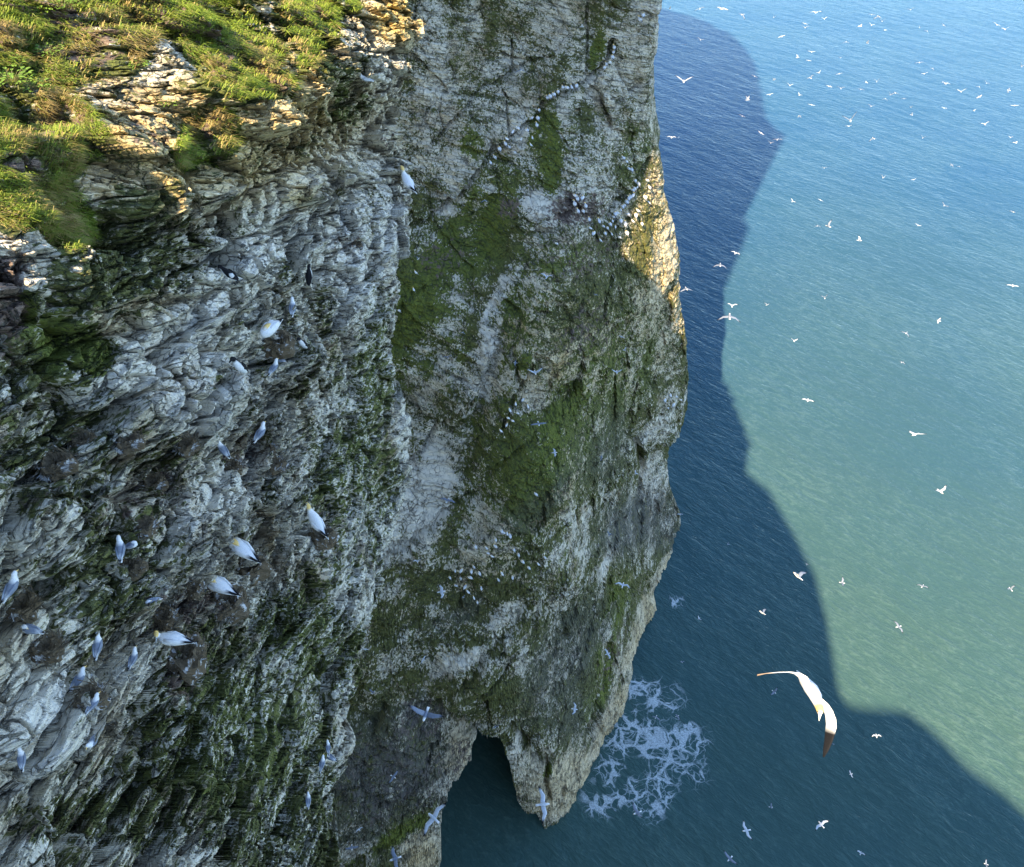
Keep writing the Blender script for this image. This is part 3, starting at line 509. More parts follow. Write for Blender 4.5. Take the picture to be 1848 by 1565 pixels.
def flying(kind, dihed, bend, fold=0.0, gl=0.0):
    """wings out, head towards +x; dihed/bend in degrees for the inner and the outer wing"""
    b = Bird()
    if kind == 'gannet':
        L, sp, top, tip, hd = .92, .90, WHITE, DARK, YEL
        b.loft([(-.46, 0, 0, .004, .004, WHITE, WHITE), (-.36, 0, 0, .035, .018, WHITE, WHITE), (-.22, 0, 0, .07, .055, WHITE, WHITE), (-.05, 0, 0, .095, .09, WHITE, WHITE), (.1, 0, 0, .09, .085, WHITE, WHITE), (.22, 0, .01, .05, .05, WHITE, WHITE), (.29, 0, .015, .042, .045, YEL, YEL), (.345, 0, .015, .034, .036, YEL, YEL), (.37, 0, .012, .016, .016, BILL, BILL), (.47, 0, .005, .003, .003, BILL, BILL)], 12)
        c0, seg = .17, [(0, .19), (.2, .21), (.45, .2), (.68, .15), (.86, .09), (1, .015)]
    else:
        L, sp, top, tip, hd = .40, .475, GREY, DARK, WHITE
        if kind == 'pale': top = LG
        b.loft([(-.20, 0, 0, .035, .003, WHITE, WHITE), (-.13, 0, 0, .028, .012, WHITE, WHITE), (-.08, 0, 0, .03, .026, top, WHITE), (0, 0, 0, .046, .044, top, WHITE), (.07, 0, .002, .043, .042, top, WHITE), (.11, 0, .005, .03, .03, WHITE, WHITE), (.145, 0, .008, .028, .028, WHITE, WHITE), (.168, 0, .006, .014, .014, WHITE, WHITE), (.175, 0, .004, .007, .007, YEL, YEL), (.20, 0, .0, .002, .002, YEL, YEL)], 10)
        c0, seg = .05, [(0, .115), (.2, .125), (.45, .115), (.7, .085), (.88, .05), (1, .008)]
    for sd in (1, -1):
        st = []; y = z = 0; px_ = 0
        prev = 0
        for (u, ch) in seg:
            ds = (u - prev) * sp; prev = u
            a = rad(dihed if u <= .45 else bend); y += ds * math.cos(a); z += ds * math.sin(a)
            lead = c0 + (.07 * sp if u < .46 else .07 * sp - (u - .45) * (.35 + fold) * sp) * min(u / .45, 1)
            ct = tip if u > (.74 if kind == 'gannet' else .86) else top; cb = tip if u > (.74 if kind == 'gannet' else .93) else WHITE
            st.append(((lead, sd * (y + .01), z), (lead - ch, sd * (y + .01), z), ct, cb))
        if sd < 0: st = st[::1]
        b.wing(st, .010 if kind == 'gannet' else .006)
    return b.mesh(kind + '_in_flight')
def perched(kind, pose='stand'):
    b = Bird()
    if kind == 'gannet':
        if pose == 'stand':
            b.loft([(-.50, 0, .02, .006, .006, WHITE, WHITE), (-.38, 0, .06, .03, .02, WHITE, WHITE), (-.26, 0, .11, .075, .06, WHITE, WHITE), (-.10, 0, .17, .115, .105, WHITE, WHITE), (.06, 0, .24, .12, .115, WHITE, WHITE), (.17, 0, .31, .085, .085, WHITE, WHITE), (.20, 0, .38, .052, .055, WHITE, WHITE), (.215, 0, .45, .046, .05, YEL, YEL), (.25, 0, .50, .046, .048, YEL, YEL), (.30, 0, .505, .034, .034, YEL, YEL), (.33, 0, .50, .018, .02, BILL, BILL), (.43, 0, .475, .004, .004, BILL, BILL)], 14)
            b.ball((.285, .030, .512), .009, DARK); b.ball((.285, -.030, .512), .009, DARK)
        elif pose == 'sleep':
            b.loft([(-.48, 0, .05, .006, .006, WHITE, WHITE), (-.38, 0, .07, .03, .02, WHITE, WHITE), (-.26, 0, .10, .085, .06, WHITE, WHITE), (-.10, 0, .13, .13, .11, WHITE, WHITE), (.06, 0, .145, .145, .13, WHITE, WHITE), (.18, 0, .15, .125, .12, WHITE, WHITE), (.26, 0, .15, .08, .09, WHITE, WHITE), (.295, 0, .145, .02, .03, WHITE, WHITE)], 14)
            b.loft([(.22, .02, .20, .02, .02, YEL, WHITE), (.20, .02, .24, .05, .045, WHITE, WHITE), (.14, .025, .27, .055, .045, YEL, WHITE), (.07, .03, .275, .048, .038, YEL, YEL), (.02, .035, .265, .025, .02, YEL, YEL), (-.04, .04, .25, .004, .004, BILL, BILL)], 10)
        else:
            b.loft([(-.50, 0, .05, .006, .006, WHITE, WHITE), (-.38, 0, .07, .03, .02, WHITE, WHITE), (-.26, 0, .10, .085, .06, WHITE, WHITE), (-.10, 0, .13, .13, .11, WHITE, WHITE), (.06, 0, .14, .135, .12, WHITE, WHITE), (.18, 0, .15, .105, .1, WHITE, WHITE), (.27, 0, .17, .06, .065, WHITE, WHITE)], 14)
            b.loft([(.22, 0, .17, .06, .06, WHITE, WHITE), (.26, .0, .26, .05, .05, WHITE, WHITE), (.25, .01, .33, .048, .048, YEL, YEL), (.22, .05, .36, .045, .045, YEL, YEL), (.20, .10, .35, .03, .03, YEL, YEL), (.19, .13, .335, .015, .015, BILL, BILL), (.18, .22, .30, .004, .004, BILL, BILL)], 10)
        for sd in (1, -1):
            b.loft([(.10, sd * .085, .20, .03, .05, WHITE, WHITE), (-.05, sd * .105, .17, .035, .085, WHITE, WHITE), (-.2, sd * .075, .14, .03, .06, WHITE, WHITE), (-.29, sd * .045, .12, .022, .035, DARK, DARK), (-.40, sd * .02, .095, .016, .018, DARK, DARK), (-.50, -sd * .02, .075, .004, .005, DARK, DARK)], 8)
    elif kind in ('kittiwake', 'fulmar'):
        bk = GREY if kind == 'kittiwake' else LG
        if pose == 'stand':
            b.loft([(-.20, 0, .03, .022, .005, WHITE, WHITE), (-.14, 0, .05, .026, .014, WHITE, WHITE), (-.06, 0, .08, .048, .042, bk, WHITE), (.02, 0, .115, .058, .056, bk, WHITE), (.08, 0, .15, .050, .052, WHITE, WHITE), (.10, 0, .19, .034, .036, WHITE, WHITE), (.115, 0, .215, .034, .036, WHITE, WHITE), (.145, 0, .222, .026, .028, WHITE, WHITE), (.162, 0, .218, .009, .011, YEL, YEL), (.195, 0, .208, .002, .003, YEL, YEL)], 12)
            b.ball((.145, .022, .228), .005, DARK); b.ball((.145, -.022, .228), .005, DARK)
        else:
            b.loft([(-.20, 0, .045, .022, .005, WHITE, WHITE), (-.13, 0, .055, .028, .016, WHITE, WHITE), (-.06, 0, .07, .058, .042, bk, WHITE), (.02, 0, .085, .072, .06, bk, WHITE), (.08, 0, .09, .062, .056, WHITE, WHITE), (.12, 0, .09, .03, .035, WHITE, WHITE)], 12)
            b.loft([(.11, 0, .10, .02, .02, WHITE, WHITE), (.10, 0, .135, .034, .032, WHITE, WHITE), (.06, .012, .155, .036, .03, WHITE, WHITE), (.03, .02, .15, .02, .018, WHITE, WHITE), (-.01, .03, .14, .003, .003, YEL, YEL)], 10)
        for sd in (1, -1):
            b.loft([(.075, sd * .042, .13, .014, .028, bk, bk), (0, sd * .052, .105, .018, .044, bk, bk), (-.09, sd * .04, .085, .016, .03, bk, bk), (-.15, sd * .022, .07, .010, .014, LG, LG), (-.19, sd * .006, .062, .008, .010, DARK if kind == 'kittiwake' else GREY, DARK), (-.24, -sd * .01, .055, .002, .003, DARK if kind == 'kittiwake' else GREY, DARK)], 8)
    else:                                                                              # guillemot / razorbill: upright, dark above, white below
        b.loft([(-.10, 0, .015, .012, .01, DARK, DARK), (-.085, 0, .05, .035, .03, DARK, WHITE), (-.05, 0, .11, .058, .052, DARK, WHITE), (-.01, 0, .19, .066, .062, DARK, WHITE), (.03, 0, .27, .058, .055, DARK, WHITE), (.05, 0, .33, .036, .038, DARK, WHITE), (.06, 0, .37, .032, .034, DARK, DARK), (.085, 0, .395, .03, .03, DARK, DARK), (.115, 0, .392, .016, .018, DARK, DARK), (.165, 0, .382, .003, .005, DARK, DARK)], 14, .35)
        for sd in (1, -1):
            b.loft([(.0, sd * .05, .26, .014, .028, DARK, DARK), (-.04, sd * .058, .18, .014, .036, DARK, DARK), (-.085, sd * .04, .09, .012, .02, DARK, DARK), (-.115, sd * .02, .03, .003, .004, DARK, DARK)], 8)
            b.loft([(.0, sd * .025, .03, .008, .008, DARK, DARK), (.01, sd * .028, -.005, .014, .006, DARK, DARK), (.05, sd * .032, -.006, .016, .004, DARK, DARK)], 6)
        if pose == 'crouch': b.V = [Matrix.Rotation(rad(42), 3, 'Y') @ v for v in b.V]; b.loft([(-.02, .03, .20, .006, .03, WHITE, WHITE), (.03, .05, .17, .02, .05, WHITE, WHITE), (.07, .045, .14, .006, .03, WHITE, WHITE)], 8)
    return b.mesh(kind + '_' + pose)
PM = {(k, p): perched(k, p) for k, p in (('gannet', 'stand'), ('gannet', 'sleep'), ('gannet', 'turned'), ('kittiwake', 'stand'), ('kittiwake', 'sleep'), ('fulmar', 'stand'), ('guillemot', 'stand'), ('guillemot', 'crouch'))}
FM = [flying('kittiwake', 32, 12), flying('kittiwake', 8, -14), flying('kittiwake', -18, -34), flying('kittiwake', 52, 40), flying('pale', 20, -5, .5), flying('pale', 38, 20, .3), flying('pale', 2, 2, .2)]
FG = [flying('gannet', 15, -14, .2), flying('gannet', 30, -10, .4)]

def axis2d(o_loc, yaw, sc_, head=Vector((.3, 0, .3)), tail=Vector((-.4, 0, 0)), R0=None):
    M = Matrix.Rotation(yaw, 3, 'Z') @ (R0 if R0 else Matrix.Identity(3))
    a, b = M @ head * sc_ + o_loc, M @ tail * sc_ + o_loc
    q_ = np.array([a, b], float); X, Y, _ = proj(q_); return X[0] - X[1], -(Y[0] - Y[1])
def place_perched(name, kind, pose, px_, py_, lenpx, ang, surf, label, cat, group, lift=.0, out=.5, yaw=None):
    loc = surf(px_, py_, max(3, lenpx * .35), 12); me = PM[(kind, pose)]
    L = {'gannet': .9, 'kittiwake': .42, 'fulmar': .45, 'guillemot': .42}[kind]
    hd, tl = {'gannet': (Vector((.33, 0, .4 if pose == 'stand' else .15)), Vector((-.5, 0, .03))), 'kittiwake': (Vector((.15, 0, .2 if pose == 'stand' else .1)), Vector((-.22, 0, .04))), 'fulmar': (Vector((.15, 0, .2)), Vector((-.22, 0, .04))), 'guillemot': (Vector((.10, 0, .39)), Vector((-.10, 0, 0)))}[kind]
    best = None
    for i in range(72):
        yw = i * math.pi / 36; dx, dy = axis2d(loc, yw, 1, hd, tl); e_ = abs((math.degrees(math.atan2(dy, dx)) - ang + 180) % 360 - 180) - .0 * math.hypot(dx, dy)
        if best is None or e_ < best[0]: best = (e_, yw, math.hypot(dx, dy))
    if yaw is not None: best = (0, rad(yaw), math.hypot(*axis2d(loc, rad(yaw), 1, hd, tl)))
    s_ = min(max(lenpx / best[2], .72), 1.45)
    o = bpy.data.objects.new(name, me); C.objects.link(o); o.rotation_euler = (0, 0, best[1]); o.scale = (s_,) * 3
    mid = (Matrix.Rotation(best[1], 3, 'Z') @ ((hd + tl) * .5)) * s_; v_ = (Vector((0, 0, H)) - loc).normalized()
    o.location = loc - mid + v_ * (L * .16 * s_ * out * 2)
    return tag(o, label, cat, group)
ORD = 'leftmost second third fourth fifth sixth seventh eighth ninth tenth eleventh twelfth thirteenth fourteenth fifteenth sixteenth seventeenth eighteenth nineteenth twentieth twenty-first twenty-second twenty-third twenty-fourth'.split()
def nth(i): return 'leftmost' if i == 0 else ORD[i] + ' from the left'

# nests: mounds of mud and dry weed
def nest_mesh(seed, r0, h0):
    rnd = np.random.RandomState(seed); V, F_ = [], []; n, m = 26, 9
    for j in range(m):
        f_ = j / (m - 1); prof = [(0, .62), (.28, .60), (.5, .72), (.68, 1.0), (.84, .92), (.95, .62), (1.02, .3), (1.06, 0), (1.0, -.5)][j]
        for i in range(n):
            a = 2 * math.pi * i / n; nz_ = 1 + .16 * math.sin(3 * a + seed) + .10 * rnd.randn() * (j > 1)
            V.append((prof[0] * r0 * nz_ * math.cos(a), prof[0] * r0 * nz_ * math.sin(a), prof[1] * h0 * (1 + .12 * rnd.randn())))
    for j in range(m - 1):
        for i in range(n): F_.append((j * n + i, j * n + (i + 1) % n, (j + 1) * n + (i + 1) % n, (j + 1) * n + i))
    for _ in range(150):                                                               # loose stalks
        a = rnd.rand() * 6.28; rr = r0 * (.55 + .5 * rnd.rand()); z = h0 * (.2 + .8 * rnd.rand()); l = .05 + .12 * rnd.rand(); t_ = a + 1.57 + rnd.randn() * .6
        p = np.array([rr * math.cos(a), rr * math.sin(a), z]); d = np.array([math.cos(t_), math.sin(t_), rnd.randn() * .35]) * l; wv = np.array([-d[1], d[0], 0]) / l * .006; b_ = len(V)
        V += [tuple(p - wv), tuple(p + wv), tuple(p + d + wv), tuple(p + d - wv), tuple(p + d * .5 + np.array([0, 0, .008]))]; F_ += [(b_, b_ + 1, b_ + 2, b_ + 3), (b_, b_ + 4, b_ + 1), (b_ + 2, b_ + 4, b_ + 3)]
    me = bpy.data.meshes.new('nest'); me.from_pydata(V, [], F_); me.update(); me.materials.append(NESTM); return me
k = NT('dry_weed_and_mud'); pos = k.n('ShaderNodeTexCoord').outputs['Object']; n1 = k.noise(k.mapping(pos, scale=(1, 1, 2.5)), 14, 4, .7); n2 = k.vor(pos, 30, 'F1')
cw = k.mix(n1, (.035, .027, .018), (.20, .155, .10)); cw = k.mix(k.ramp(k.noise(pos, 7, 3, .6), .56, .68), cw, (.5, .5, .5))
NESTM = k.vis(cw, .95, .1, k.bump(n1, .9, .03))
NST = [nest_mesh(i, .17, .13) for i in range(3)]; GN = [nest_mesh(9 + i, .30, .26) for i in range(2)]
def nest(px_, py_, s_, big_, label):
    loc = near_s(px_, py_, 9, 30); o = bpy.data.objects.new('nest', (GN if big_ else NST)[int(px_) % (2 if big_ else 3)]); C.objects.link(o)
    o.location = loc + Vector((.10 * s_, 0, -.12 * s_)); o.scale = (s_,) * 3; o.rotation_euler = (0, 0, px_)
    tag(o, label, 'nest', 'weed and mud nests on the near cliff')
near_g = 'gannets resting on the near cliff'
for px_, py_, L_, ang, pose, lab, nl in [
    (738, 328, 70, 122, 'stand', 'large white seabird with yellow head standing at the outer edge of the near cliff', None),
    (492, 592, 50, 215, 'sleep', 'white gannet curled up asleep below the blue-grey gull, yellow head on its back', 'pale brown nest mound under the curled-up gannet high on the near cliff'),
    (573, 943, 72, 125, 'stand', 'white gannet standing upright with raised yellow head, right of the two sleeping ones', 'brown nest under the upright gannet with raised yellow head'),
    (443, 997, 74, 145, 'sleep', 'sleeping white gannet with orange nape, upper left of the upright one', 'brown nest under the upper of the two sleeping gannets'),
    (402, 1061, 76, 150, 'sleep', 'sleeping white gannet on a dark brown nest, lower of the two asleep', 'dark brown nest under the lower of the two sleeping gannets'),
    (318, 1156, 76, 172, 'turned', 'lowest white gannet on the near cliff, head turned beside its brown nest', 'tall brown nest under the lowest gannet of the near cliff')]:
    place_perched('gannet', 'gannet', pose, px_, py_, L_, ang, near_s, lab, 'gannet', near_g, out=.95)
    if nl: nest(px_ + 2, py_ + 26, 1.15, True, nl)
kg = 'grey-backed gulls on the near cliff'
for px_, py_, L_, ang, pose, lab, nl in [
    (527, 556, 34, 88, 'stand', 'grey-backed gull sitting in a dark notch right above the curled-up gannet', None),
    (404, 812, 40, 130, 'stand', 'grey-backed white-headed gull beside the cracked pale blocks of the near cliff', 'dark nest below the gull beside the cracked pale blocks'),
    (467, 782, 42, 60, 'stand', 'grey-backed gull perched on the left side of a brown nest', 'round brown nest touching the gull right of the cracked blocks'),
    (216, 993, 48, 92, 'stand', 'grey-backed gull standing upright in front of another gull by a dark nest', 'dark brown nest right of the pair of gulls'),
    (234, 986, 28, 20, 'sleep', 'grey gull half hidden behind the upright one by the dark nest', None),
    (16, 1062, 64, 62, 'stand', 'large grey-backed gull at the left edge of the photo, tail out of frame', 'grey-brown nest beneath the gull at the left edge of the photo'),
    (60, 1138, 46, 165, 'sleep', 'grey-backed gull lying with its head tucked, lower left of the near cliff', 'brown nest under the tucked gull near the left edge'),
    (174, 1168, 52, 82, 'stand', 'slim grey-backed gull facing the cliff, left of a smaller one', None),
    (238, 1190, 44, 70, 'stand', 'grey-backed gull facing the cliff, just left of the lowest gannet', None),
    (278, 1085, 36, 200, 'sleep', 'grey gull curled into a ball between the sleeping gannet and the slim gulls', 'brown nest under the gull curled into a ball'),
    (138, 1228, 54, 55, 'stand', 'grey-backed gull pointing up right above a large brown nest, white head', 'large brown nest under the gull with white head below the slim pair'),
    (165, 1272, 48, 55, 'stand', 'grey-backed gull with its white head touching another gull', None),
    (184, 1258, 34, 160, 'sleep', 'grey gull behind the one whose white head touches it', None),
    (168, 1335, 36, 235, 'stand', 'small grey-backed gull with its white head pointing down the cliff', None),
    (592, 1350, 28, 95, 'stand', 'dark-backed gull, topmost of the trio near the bottom edge of the near cliff', None),
    (580, 1380, 34, 75, 'stand', 'grey-backed gull, lowest of the trio at the right edge of the near cliff', None),
    (598, 1368, 26, 150, 'sleep', 'pale gull between the two others of the trio by the brown face', None),
    (556, 1446, 32, 88, 'stand', 'lone grey-backed gull near the foot of the photo, below the trio', None),
    (492, 664, 34, 60, 'stand', 'grey-backed gull with dark tail, left of the pair under the pale nest', None),
    (507, 651, 24, 170, 'sleep', 'small grey gull, right of the pair under the pale nest', None),
    (38, 1372, 34, 95, 'stand', 'lone gull on white slabs close to the lower left edge of the photo', None)]:
    place_perched('kittiwake', 'kittiwake', pose, px_, py_, L_, ang, near_s, lab, 'gull', kg)
    if nl: nest(px_ + 6, py_ + 26, 1.05, False, nl)
place_perched('fulmar', 'fulmar', 'stand', 662, 141, 32, 160, near_s, 'pale grey round-bodied seabird sitting beneath sunlit yellow stones at the top', 'seabird', None)
ag = 'black and white auks on the near cliff'
for px_, py_, L_, ang, pose, lab, yw_ in [(422, 494, 48, 150, 'crouch', 'black and white auk crouching in a dark hollow high on the near cliff', 150), (432, 662, 44, 112, 'stand', 'black and white auk standing upright on a pale ledge left of the curled-up gannet', 250),
    (546, 621, 24, 120, 'stand', 'small black and white auk right of the pale nest mound', 245), (558, 498, 38, 100, 'stand', 'dark auk seen from behind beside a brown niche, above the blue-grey gull', 80)]:
    place_perched('auk', 'guillemot', pose, px_, py_, L_, ang, near_s, lab, 'auk', ag, out=3.2, yaw=yw_)
for px_, py_, s_, lab in [(325, 800, 1, 'empty brown nest under the vertical cracks of the pale blocks'), (262, 868, 1.1, 'dark empty nest left of the striated white slabs'), (218, 790, 1, 'empty brown nest beside a yellow stained block at the left'), (132, 790, 1, 'empty dark nest left of the yellow stained block'),
    (80, 830, 1.2, 'empty brown nest below the green patch close to the left edge'), (250, 945, .9, 'small dark nest hollow above the pair of gulls'), (490, 835, 1.1, 'empty brown nest right below the gull on its nest side'), (392, 1098, .9, 'small whitened nest below the lower sleeping gannet'),
    (340, 1060, .9, 'small brown nest left of the lower sleeping gannet'), (640, 440, .9, 'reddish brown niche nest by the grey blocks near the cliff edge')]: nest(px_, py_, s_, False, lab)

# birds perched far away on the headland, cluster by cluster
FARP = {
 'on the top right headland ledge': [(1090, 125), (1094, 118), (1100, 112), (1105, 104), (1106, 96), (1108, 89), (1155, 38), (1160, 30)],
 'on the long slanting headland ledge': [(988, 180), (993, 175), (1000, 170), (1007, 166), (1016, 162), (1024, 159), (1032, 157), (1040, 155)],
 'left of the tall green stripe': [(886, 297), (913, 260), (916, 250), (925, 240), (930, 275), (936, 235), (945, 229), (959, 262), (961, 250), (969, 226), (971, 217), (973, 200), (902, 272), (920, 266), (952, 238), (960, 212), (940, 252), (894, 286)],
 'in the left half of the white colony': [(1038, 353), (1042, 362), (1050, 359), (1037, 369), (1057, 374), (1043.5, 380), (1052.5, 382), (1063, 396), (1066, 412), (1081, 399), (1089, 409), (1096, 410)],
 'in the diagonal row of the white colony': [(1101, 406), (1105, 400), (1107, 392), (1110, 387), (1115, 384.5), (1120, 379), (1123.5, 373), (1127, 370), (1131, 365), (1134, 360), (1137, 358), (1141, 354)],
 'up the right end of the white colony': [(1142, 346), (1145, 343), (1149, 338), (1152, 334), (1146, 330), (1135, 304), (1125, 286), (1131, 294), (1140, 308), (1163, 318), (1168, 328), (1172, 340), (1171, 364), (1164, 357)],
 'scattered right below the white colony': [(1142, 400), (1147, 392), (1110, 412), (1104, 425), (1092, 421), (1005, 440), (1120, 398), (1128, 408), (1133, 390), (1152, 378), (1118, 428), (1131, 420), (1084, 432), (1070, 424), (1158, 406)],
 'on the rubble ledge right of the tight group': [(882, 997), (889, 1001), (895, 972), (906, 957), (910, 958), (916, 963), (921, 968), (944, 1011), (984, 1002), (907, 1032), (859, 985), (879, 989), (895, 985), (928, 990), (936, 1002), (955, 1022), (972, 1014), (900, 1045), (925, 1040)],
 'in the tight group above the cave': [(813, 1043), (822, 1030), (832, 1027), (832, 1040), (850, 1042), (851, 1030), (856, 1021), (839, 1057), (856, 1075), (824, 1052), (866, 1035), (846, 1066), (869, 1060), (862, 1084)],
 'beside the dark central fissure': [(914, 766), (921, 738), (926, 759), (931, 727), (953, 730), (968, 893), (918, 752), (935, 745), (943, 720), (905, 775)],
 'on the headland beside the near cliff': [(706, 499), (719, 509), (722, 563), (752, 490), (748, 522)],
 'on the white corner of the sunlit rim': [(1199, 720), (1209, 713), (1220, 716), (1228, 722), (1214, 732), (1205, 738)]}
for cl_, pts in FARP.items():
    for i, (x, y) in enumerate(sorted(pts)):
        rnd = random.Random(x * 7 + y); ang = rnd.choice([120, 135, 110, 60, 150, 100])
        o = place_perched('gannet', 'gannet', rnd.choice(['sleep', 'sleep', 'stand', 'turned']), x, y + rnd.uniform(-2.5, 2.5), 7 + rnd.random() * 6 + (1.5 if y > 900 else 0), ang, head_s, 'white seabird %s, %s' % (cl_, nth(i)), 'gannet', 'white birds perched on the headland', out=1.0)
        o.location += Vector((0, -.35, .15))

# birds in the air
BNDS = {}
def fly(px_, py_, span, ang, k_, where, bank=0, mesh=None, name='gull', real=.95, wd='white', cat='gull', label=None, group='gulls in flight', pitch=0):
    d = real * .88 * F / span * (1.45 if where == 'cliff' else 1); loc = at(px_, py_, d)
    if where in ('cliff',): d = min(d, (head_s(px_, py_) - Vector((0, 0, H))).length * .93); loc = at(px_, py_, d)
    else:
        dm = H / (-ray(px_, py_)[2]) * np.linalg.norm(ray(px_, py_)) * .985
        if d > dm: d = dm; loc = at(px_, py_, d)
    R0 = Matrix.Rotation(rad(-pitch), 3, 'Y') @ Matrix.Rotation(rad(bank), 3, 'X')
    best = min(((abs((math.degrees(math.atan2(*axis2d(loc, i * math.pi / 36, 1, Vector((.2, 0, 0)), Vector((-.2, 0, 0)), R0)[::-1])) - ang + 180) % 360 - 180), i * math.pi / 36) for i in range(72)))
    o = bpy.data.objects.new(name, mesh or FM[k_]); C.objects.link(o); o.location = loc
    o.rotation_euler = (Matrix.Rotation(best[1], 3, 'Z') @ R0).to_euler()
    o.scale = (span / (real * .88 * F / d),) * 3
    tag(o, label, cat, group); BNDS.setdefault(where, []).append((px_, py_, o)); return o
big_ = [  # px, py, span, heading angle in the picture, mesh, bank, where, label
    (768, 1290, 62, 250, 0, -8, 'cliff', 'largest grey-winged gull in the air, wings wide over the cave'), (782, 1476, 54, 140, 6, -25, 'cliff', 'grey-winged gull banking by the pale rock left of the cave water'), (980, 1452, 52, 5, 6, 5, 'cliff', 'gull with long narrow wings over the rock pillar right of the cave'),
    (713, 1550, 42, 200, 1, 10, 'cliff', 'gull near the bottom edge left of the cave, wings spread diagonally'), (1150, 1467, 32, 200, 0, 20, 'low', 'white gull with one wing raised just below the white foam'), (797, 1068, 34, 10, 6, -10, 'cliff', 'slender gull left of the tight group of perched white birds'),
    (1124, 1056, 28, 70, 4, 0, 'cliff', 'bright white gull crossing the green streak above the waterline'), (966, 673, 32, 290, 5, 0, 'cliff', 'grey-winged gull with raised wings over the brown green middle face'), (987, 500, 26, 60, 5, 0, 'cliff', 'gull with wings up over the bright green patch of the headland'),
    (972, 765, 30, 290, 1, 0, 'cliff', 'grey gull gliding right beside the dark central fissure'), (1113, 672, 22, 280, 5, 0, 'cliff', 'blue-grey gull on the right part of the headland above the moss'), (808, 903, 30, 60, 1, 0, 'cliff', 'blue-grey gull over the pale smooth slab of the headland'),
    (1001, 817, 22, 5, 6, 0, 'cliff', 'small narrow gull just below the central fissure'), (1097, 1180, 22, 20, 6, 0, 'cliff', 'small gull in front of the long green algae streak'), (1037, 1280, 24, 350, 4, 0, 'cliff', 'white gull over dark rock right of the cave roof'), (940, 126, 24, 300, 2, 0, 'cliff', 'white bird with arched wings over the upper pale face'),
    (1652, 784, 32, 200, 4, 30, 'low', 'large white gull over the sunlit green sea at right, wings half folded'), (1440, 1040, 44, 140, 0, 35, 'low', 'large white gull above the shadow edge, one long wing raised'), (1376, 1106, 26, 150, 0, 35, 'low', 'white gull on dark water below left of the larger one'), (1317, 571, 40, 90, 2, 0, 'low', 'white gull with wings spread wide over the shadow edge, beneath a smaller one'),
    (1321, 552, 20, 90, 5, 0, 'low', 'small gull directly above the one with wings spread wide'), (1328, 457, 17, 40, 4, 0, 'low', 'white gull at the shadow edge right of the sunlit rim'), (1300, 478, 25, 90, 2, 0, 'low', 'gull over blue shadow just right of the sunlit rim'), (1239, 521, 25, 300, 2, 0, 'low', 'gull touching the outline of the sunlit rim'),
    (1234, 147, 30, 270, 5, 0, 'low', 'gull with V-shaped wings on blue shadowed water near the top'), (1347, 1499, 30, 190, 6, 10, 'low', 'slim gull over dark water close to the bottom edge'), (1482, 1488, 26, 130, 6, 0, 'low', 'gull on dark water below the big gliding gannet'), (1317, 1550, 26, 230, 0, 0, 'low', 'gull at the bottom edge, left of the others there'),
    (1520, 1052, 20, 350, 0, 0, 'low', 'gull right of the large one at the shadow edge'), (1397, 1249, 18, 320, 0, 20, 'low', 'small gull on dark water under the wing of the big gliding gannet'), (1697, 887, 26, 320, 5, 0, 'low', 'gull with V-shaped wings over green sea at the right'), (1458, 722, 20, 80, 6, 0, 'low', 'gull over green sea just right of the shadow bay'),
    (1212, 248, 16, 80, 4, 0, 'low', 'gull right above the corner of the sunlit rim'), (1622, 1131, 22, 15, 1, 0, 'low', 'lone gull over green sea at lower right, wings flat'), (635, 1530, 22, 270, 1, 0, 'cliff', 'grey gull near the bottom edge, right one of two side by side'), (600, 1533, 22, 30, 6, 0, 'cliff', 'grey gull near the bottom edge, left one of two side by side'),
    (710, 1402, 24, 330, 1, 0, 'cliff', 'pale gull in front of the dark brown face left of the cave')]
for (x, y, sp_, an, k_, bk, wh, lb) in big_: fly(x, y, sp_, an, k_, wh, bank=bk, label=lb)
for i, (x, y, s_) in enumerate([(1050, 48, 16), (902, 170, 11), (876, 362, 18), (755, 468, 13), (700, 627, 18), (1127, 632, 13), (1122, 608, 12), (808, 645, 17), (930, 655, 15), (835, 600, 11), (708, 905, 14), (712, 868, 12), (754, 1013, 18), (764, 1190, 15), (673, 1250, 19), (894, 1312, 13), (1085, 825, 15), (1100, 965, 17), (648, 1497, 13), (1148, 855, 15), (660, 1172, 12), (836, 1078, 10), (1075, 532, 11), (1038, 285, 10)]):
    fly(x, y, s_, (i * 67) % 360, i % 7, 'cliff', bank=(i * 37) % 40 - 20)
